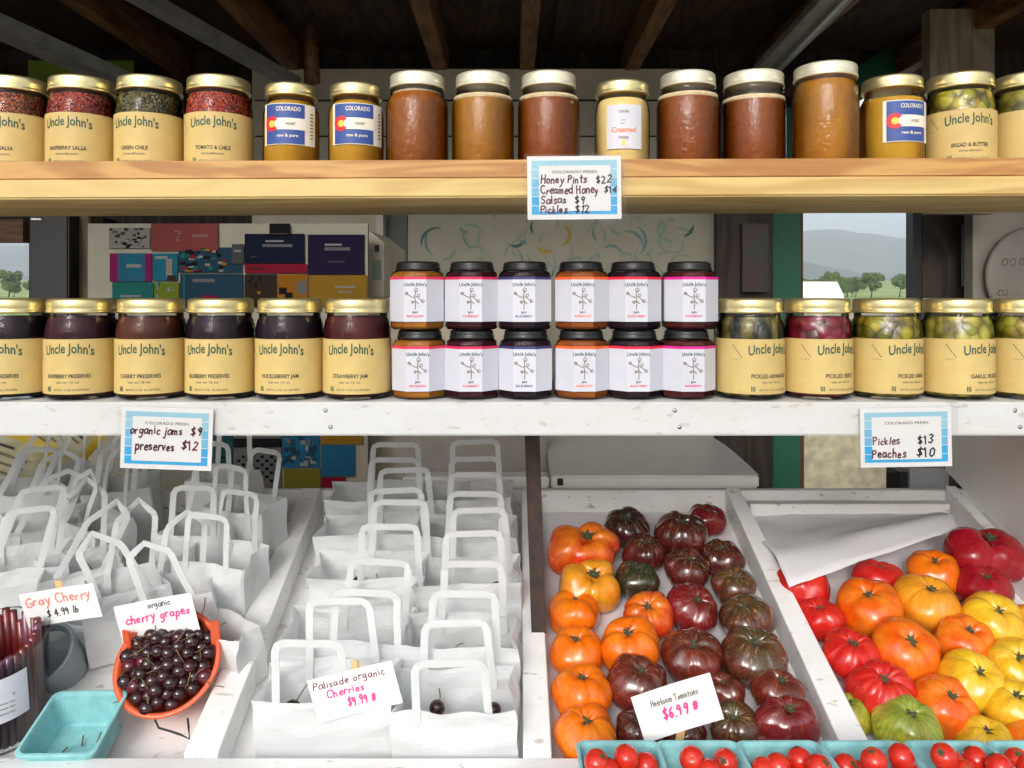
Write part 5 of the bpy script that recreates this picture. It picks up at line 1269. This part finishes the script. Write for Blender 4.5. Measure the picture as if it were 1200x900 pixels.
def tomato_body(seed, lobes, depth, flat_, mat, irr=.12, double=False):
    mb = MB(); rn = random.Random(seed); nu, nv = 72, 36; vs = []; fs = []
    ph = rn.uniform(0, 6.28); amps = [rn.uniform(.5, 1.3) for _ in range(lobes)]
    for j in range(nv+1):
        th = math.pi*j/nv         # 0 top
        for i in range(nu):
            a = 2*math.pi*i/nu
            # grooves: sharp creases between rounded lobes
            aw = a+.18*math.sin(a*2+ph)+.1*math.sin(3*a+ph*2)
            c = abs(math.sin(lobes*aw/2+ph)); k = int((lobes*aw/2+ph)/math.pi) % lobes
            g = depth*amps[k]*(1-(1-c)**2.2)-depth
            fall = math.sin(th)**.6*(1.0 if th < math.pi/2 else max(0, 1-((th-math.pi/2)/(math.pi/2))*.9))
            r = 1+g*fall+irr*noise.noise(Vector((math.cos(a)*1.3+seed, math.sin(a)*1.3, math.cos(th)*1.3)))
            if double: r *= .84+.20*abs(math.cos(a))**1.5*math.sin(th)-.12*abs(math.sin(a))**6*math.sin(th)
            # super-ellipsoid profile
            st, ctt = math.sin(th), math.cos(th)
            rr = abs(st)**.82; zz_ = math.copysign(abs(ctt)**.95, ctt)
            x, y, z = r*rr*math.cos(a), r*rr*math.sin(a), r*zz_*flat_
            rad = math.hypot(x, y)
            if ctt > 0: z -= .30*flat_*math.exp(-(rad/.26)**2)*(1+.8*(1-c)*depth*6)
            else: z += .10*flat_*math.exp(-(rad/.3)**2)
            vs.append((x, y, z))
    for j in range(nv):
        for i in range(nu): i2 = (i+1) % nu; fs.append((j*nu+i, (j+1)*nu+i, (j+1)*nu+i2, j*nu+i2))
    mb.add(vs, fs, mat, True); return mesh_of(mb, 'fruit')
def calyx_mesh(seed):
    mb = MB(); rn = random.Random(seed); n = 5+seed % 2; vs = []; fs = []
    mb.lathe([(1e-4,-.03),(.10,-.02),(.13,.0),(.09,.03),(.045,.05),(.04,.09),(1e-4,.10)], M['tag_green'], 12)
    for k in range(n):
        a = 2*math.pi*k/n+rn.uniform(-.2,.2); L = rn.uniform(.17,.27); w = .055
        c, s = math.cos(a), math.sin(a)
        pts = []
        for t_, ww, z in ((.04, w, .03), (.5, w*.9, .055), (.8, w*.5, .08), (1, .004, .07)):
            pts.append((c*L*t_-s*ww, s*L*t_+c*ww, z)); pts.append((c*L*t_+s*ww, s*L*t_-c*ww, z))
        mb.add(pts, [(0,1,3,2),(2,3,5,4),(4,5,7,6)], M['tag_green'])
    return mesh_of(mb, 'calyx')
cal = [calyx_mesh(k) for k in range(4)]
def tomato(px, py, wpx, hpx, mat, label, group, lobes=7, depth=.08, tilt=8, seed=None, double=False, yaw=None, dz=0, side=0):
    seed = seed if seed is not None else int(px*3+py)
    rn = random.Random(seed)
    # centre sits half a height above the sloping floor along the line of sight
    kx = (px-600)/F; kz = (345-py)/F; r = .035
    for _ in range(8):
        # FZ(Y)+off = CH + kz*Y
        off = r*.80/math.cos(R(ANG))+dz
        Y = (-.582-SL*.92+off)/(kz-SL); r = wpx/F*Y/2
    x = kx*Y; z = CH+kz*Y
    fl_ = max(.62, min(.95, .76+rn.uniform(-.04,.05)))
    key = ('tom', mat, lobes, depth, double, seed % 11)
    me = cached(key, lambda: tomato_body(seed % 11+lobes*3, lobes, depth*.78, .78, TM[mat], double=double))
    t = thing('tomato', label, 'tomato', (0,0,0), (0,0,0), group)
    # stalk end turned up and a little towards the viewer, each its own way
    m = T(x, Y, z) @ RZ(side) @ RX(tilt+rn.uniform(-6,6)) @ RY(rn.uniform(-12,12)) @ RZ(yaw if yaw is not None else rn.uniform(0,360))
    rr = r*.985
    t.matrix_world = m @ Matrix.Diagonal((rr, rr, rr, 1))
    part('fruit', me, t)
    part('calyx', cal[seed % 4], t, T(0,0,.78*.70))
    return t
g1 = 'heirloom tomatoes in the middle crate'; g2 = 'tomatoes in the right crate'
mid = [
 (684,645,86,60,'redorange','large double red orange tomato at the back beside the steel strap',3,.16,30,dict(double=True,yaw=10)),
 (690,687,78,56,'gold','knobbly golden orange tomato just in front of the red orange double one',3,.18,30,dict(double=True,yaw=20)),
 (673,719,63,46,'orange','orange tomato below the knobbly golden one, along the left edge',6,.06,12,{}),
 (675,764,64,50,'orange','smooth orange tomato halfway down the left edge of the crate',5,.04,14,{}),
 (682,812,72,54,'orange','orange tomato with a folded shoulder, second from the front at the left edge',4,.08,14,{}),
 (686,862,76,56,'orange','front orange tomato of the left edge, beside the first teal punnet',6,.07,14,{}),
 (760,722,62,54,'redorange','ribbed red orange tomato in the centre surrounded by brown ones',8,.10,30,dict(side=-15)),
 (738,757,74,58,'orange','lumpy bright orange tomato in the middle with a dark calyx',4,.12,24,{}),
 (734,619,55,42,'dark','near black tomato at the back left of the brown ones',7,.10,14,{}),
 (798,627,62,45,'brown','freckled brown tomato at the back, second from the right wall',8,.09,16,{}),
 (828,610,46,38,'maroon','smooth dark maroon tomato in the back right corner',4,.03,0,{}),
 (755,649,53,40,'brown','small brown tomato behind the dark green one',7,.09,12,{}),
 (747,682,56,46,'darkgreen','dark green shouldered tomato above the ribbed red orange one',6,.07,6,{}),
 (805,668,56,44,'brown','freckled red brown tomato in the middle of the brown row',8,.10,14,{}),
 (846,655,52,41,'brown','brown tomato against the right wall near the back',6,.07,12,{}),
 (860,688,54,40,'browngreen','brown green tomato squeezed at the right wall below another brown one',7,.12,16,{}),
 (811,714,64,56,'maroon','glossy maroon tomato right of the ribbed red orange one',6,.09,28,dict(side=25)),
 (875,726,64,48,'browngreen','olive brown tomato with a pale scar on the right side',6,.07,12,{}),
 (811,771,73,52,'brick','wide brick brown tomato above the price card',7,.10,16,{}),
 (883,771,79,58,'browngreen','large brown tomato with star shaped pale streaks',9,.10,16,{}),
 (747,802,74,66,'brick','big brick coloured tomato left of the price card',5,.08,26,{}),
 (912,812,64,50,'brick','dull brick tomato behind the big glossy maroon one',7,.09,20,{}),
 (922,847,78,56,'maroon','big glossy maroon tomato at the front right corner',4,.07,22,dict(double=True,yaw=15)),
 (860,852,62,46,'browngreen','cracked green brown tomato beside the wooden stick',7,.10,20,{}),
 (848,812,52,42,'brick','brick tomato half hidden behind the price card',6,.08,14,{}),
 (748,857,56,44,'brown','brown tomato under the price card beside the front orange one',6,.09,14,{}),
 (905,872,48,38,'maroon','small maroon tomato at the very front of the crate',5,.06,10,{}),
 (800,857,56,44,'brown','brown tomato right under the middle of the price card',6,.09,14,{}),
]
for i, (px,py,w,h,mt,lb,lo,dp,ti,kw) in enumerate(mid): tomato(px,py,w,h,mt,lb,g1,lo,dp,ti,seed=100+i*7,**kw)
right = [
 (940,688,62,46,'red','red tomato showing behind the crate divider under the white sheet',5,.06,10,{}),
 (1030,680,56,42,'red','red tomato half covered by the white paper sheet',5,.05,5,{}),
 (962,726,56,48,'red','ribbed red tomato by the divider below the half hidden one',8,.10,20,{}),
 (997,769,68,56,'red','ribbed red tomato with pale star streaks by the divider',9,.12,26,{}),
 (1033,811,76,54,'red','largest ribbed bright red tomato near the front',9,.14,22,{}),
 (1063,852,76,56,'greenstripe','green and yellow striped tomato at the front',6,.05,20,{}),
 (1018,712,74,64,'deep_orange','large smooth orange tomato touching the paper sheet',5,.035,24,{}),
 (1086,708,76,60,'gold','golden orange tomato in the middle, ribbed round its stalk',7,.06,20,{}),
 (1094,671,60,45,'orange','small orange tomato at the back beside the big crimson one',5,.04,22,{}),
 (1061,764,80,70,'deep_orange','biggest smooth orange tomato in the middle of the right crate',5,.035,32,{}),
 (1130,752,68,56,'deep_orange','orange tomato right of the biggest one, below the yellow',6,.05,22,{}),
 (1106,828,74,66,'deep_orange','orange tomato at the front right of the striped green one',5,.04,34,{}),
 (1152,650,88,62,'crimson','big dark crimson tomato at the back right',5,.08,22,dict(double=True,yaw=0)),
 (1152,690,62,44,'crimson','smaller crimson tomato tucked under the big one',6,.06,14,{}),
 (1163,730,74,58,'yellow','yellow tomato below the crimson pair',5,.04,28,{}),
 (1139,799,74,58,'yellow','yellow tomato between two orange ones near the front',5,.05,26,{}),
 (1192,783,70,54,'yellow','yellow tomato cut by the right edge, upper of two',5,.05,26,{}),
 (1192,832,72,60,'yellow','yellow tomato cut by the right edge, lower of two',5,.04,14,{}),
 (1156,872,66,50,'yellow','front yellow tomato just behind the teal punnets',5,.05,12,{}),
 (1208,738,60,50,'gold','golden tomato at the right frame edge beside the yellow ones',5,.05,20,{}),
 (995,838,56,46,'greenstripe','green tomato deep in the corner by the divider near the front',5,.05,10,dict(dz=-.012)),
 (1210,876,66,52,'orange','orange tomato at the front right corner of the photo',5,.05,14,{}),
]
for i, (px,py,w,h,mt,lb,lo,dp,ti,kw) in enumerate(right): tomato(px,py,w,h,mt,lb,g2,lo,dp,ti,seed=300+i*7,**kw)

# white paper sheet lying over the back of the right crate
mb = MB(); nx, ny = 26, 14; vs = []; fs = []
A_, B_, C_, D_ = W(868, 578, 1.40), W(1098, 572, 1.43), W(1122, 652, 1.27), W(925, 688, 1.13)
for j in range(ny+1):
    v = j/ny
    for i in range(nx+1):
        u = i/nx; p = (A_*(1-u)+B_*u)*(1-v)+(D_*(1-u)+C_*u)*v
        p = p+Vector((0, 0, 0.004*math.sin(u*5+v*2) - .012*math.sin(math.pi*v)))
        p.z = FZ(p.y)+.016+.060*min(1, v*1.35)**1.5-.006*u+.004*noise.noise(Vector((u*4, v*5, 2)))+.0025*abs(noise.noise(Vector((u*9+v*6, v*3, 7)))); vs.append(p)
for j in range(ny):
    for i in range(nx): a = j*(nx+1)+i; fs.append((a, a+nx+1, a+nx+2, a+1))
mb.add(vs, fs, M['sheet'], True); o = mb.build('paper_sheet'); so = o.modifiers.new('s', 'SOLIDIFY'); so.thickness = .0006
tag(o, 'loose white paper sheet lying over the tomatoes at the back of the right crate', 'paper')

stick_card(794, 830, 97, 58, .885, 17.5, 2, [('Heirloom Tomatoes', M['ink_grey'], .20, .66, .13, .60), ('$6.99 #', M['ink_pink'], .30, .34, .21, .46)], 'white card priced in pink on a wooden stick in front of the heirloom tomatoes', stick=(.10,26,0), stick_lo=.045, stick_hi=-.012)

# ------------------------------------------------------------------ cherry tomatoes in the punnets
ctm = tomato_mat('cherry_tomato_skin', (.55,.018,.010), (.60,.06,.015), (.62,.03,.012), .3, .03, .12)
def ct_mesh():
    mb = MB(); pr = []
    for i in range(13):
        a = -math.pi/2+math.pi*i/12; r = .0135*math.cos(a); z = .0130*math.sin(a)-(.0016 if i == 12 else 0); pr.append((max(r, 1e-5), z))
    mb.lathe(pr, ctm, 24); return mesh_of(mb, 'fruit')
ctme = ct_mesh()
pos = [(698,894),(734,888),(757,897),(712,904),(811,890),(850,893),(830,905),(912,898),(937,891),(960,900),(895,903),(991,899),(1024,892),(1056,887),(1003,906),(1095,887),(1117,895),(1143,890),(1130,906),(1075,902),(1189,892),(1175,899),(1206,900)]
for k, (px, py) in enumerate(pos):
    Y = .815+.012*((k*7) % 3)-.01; p = W(px, py, Y)
    # stay inside the nearest punnet
    pc = min(pw, key=lambda q: abs(q[0]-p.x))[0]; p.x = max(pc-.029, min(pc+.029, p.x))
    t = thing('cherry_tomato', 'small shiny red cherry tomato in a teal punnet', 'cherry tomato', p, (R(rn.uniform(-60,20)), R(rn.uniform(-30,30)), rn.uniform(0,6)), 'cherry tomatoes in the punnets')
    part('fruit', ctme, t)
    if k % 3 != 1: part('calyx', cal[k % 4], t, T(0,0,.0112) @ Matrix.Scale(.022, 4))
# lower layer filling each punnet
for x, lb in pw:
    for i in range(3):
        for j in range(3):
            p = Vector((x-.025+.025*i+rn.uniform(-.002,.002), YP-.026+.026*j, LEDZ+.022+rn.uniform(0,.006)))
            t = thing('cherry_tomato', 'small shiny red cherry tomato in a teal punnet', 'cherry tomato', p, (rn.uniform(-1,1), rn.uniform(-1,1), 0), 'cherry tomatoes in the punnets'); part('fruit', ctme, t)
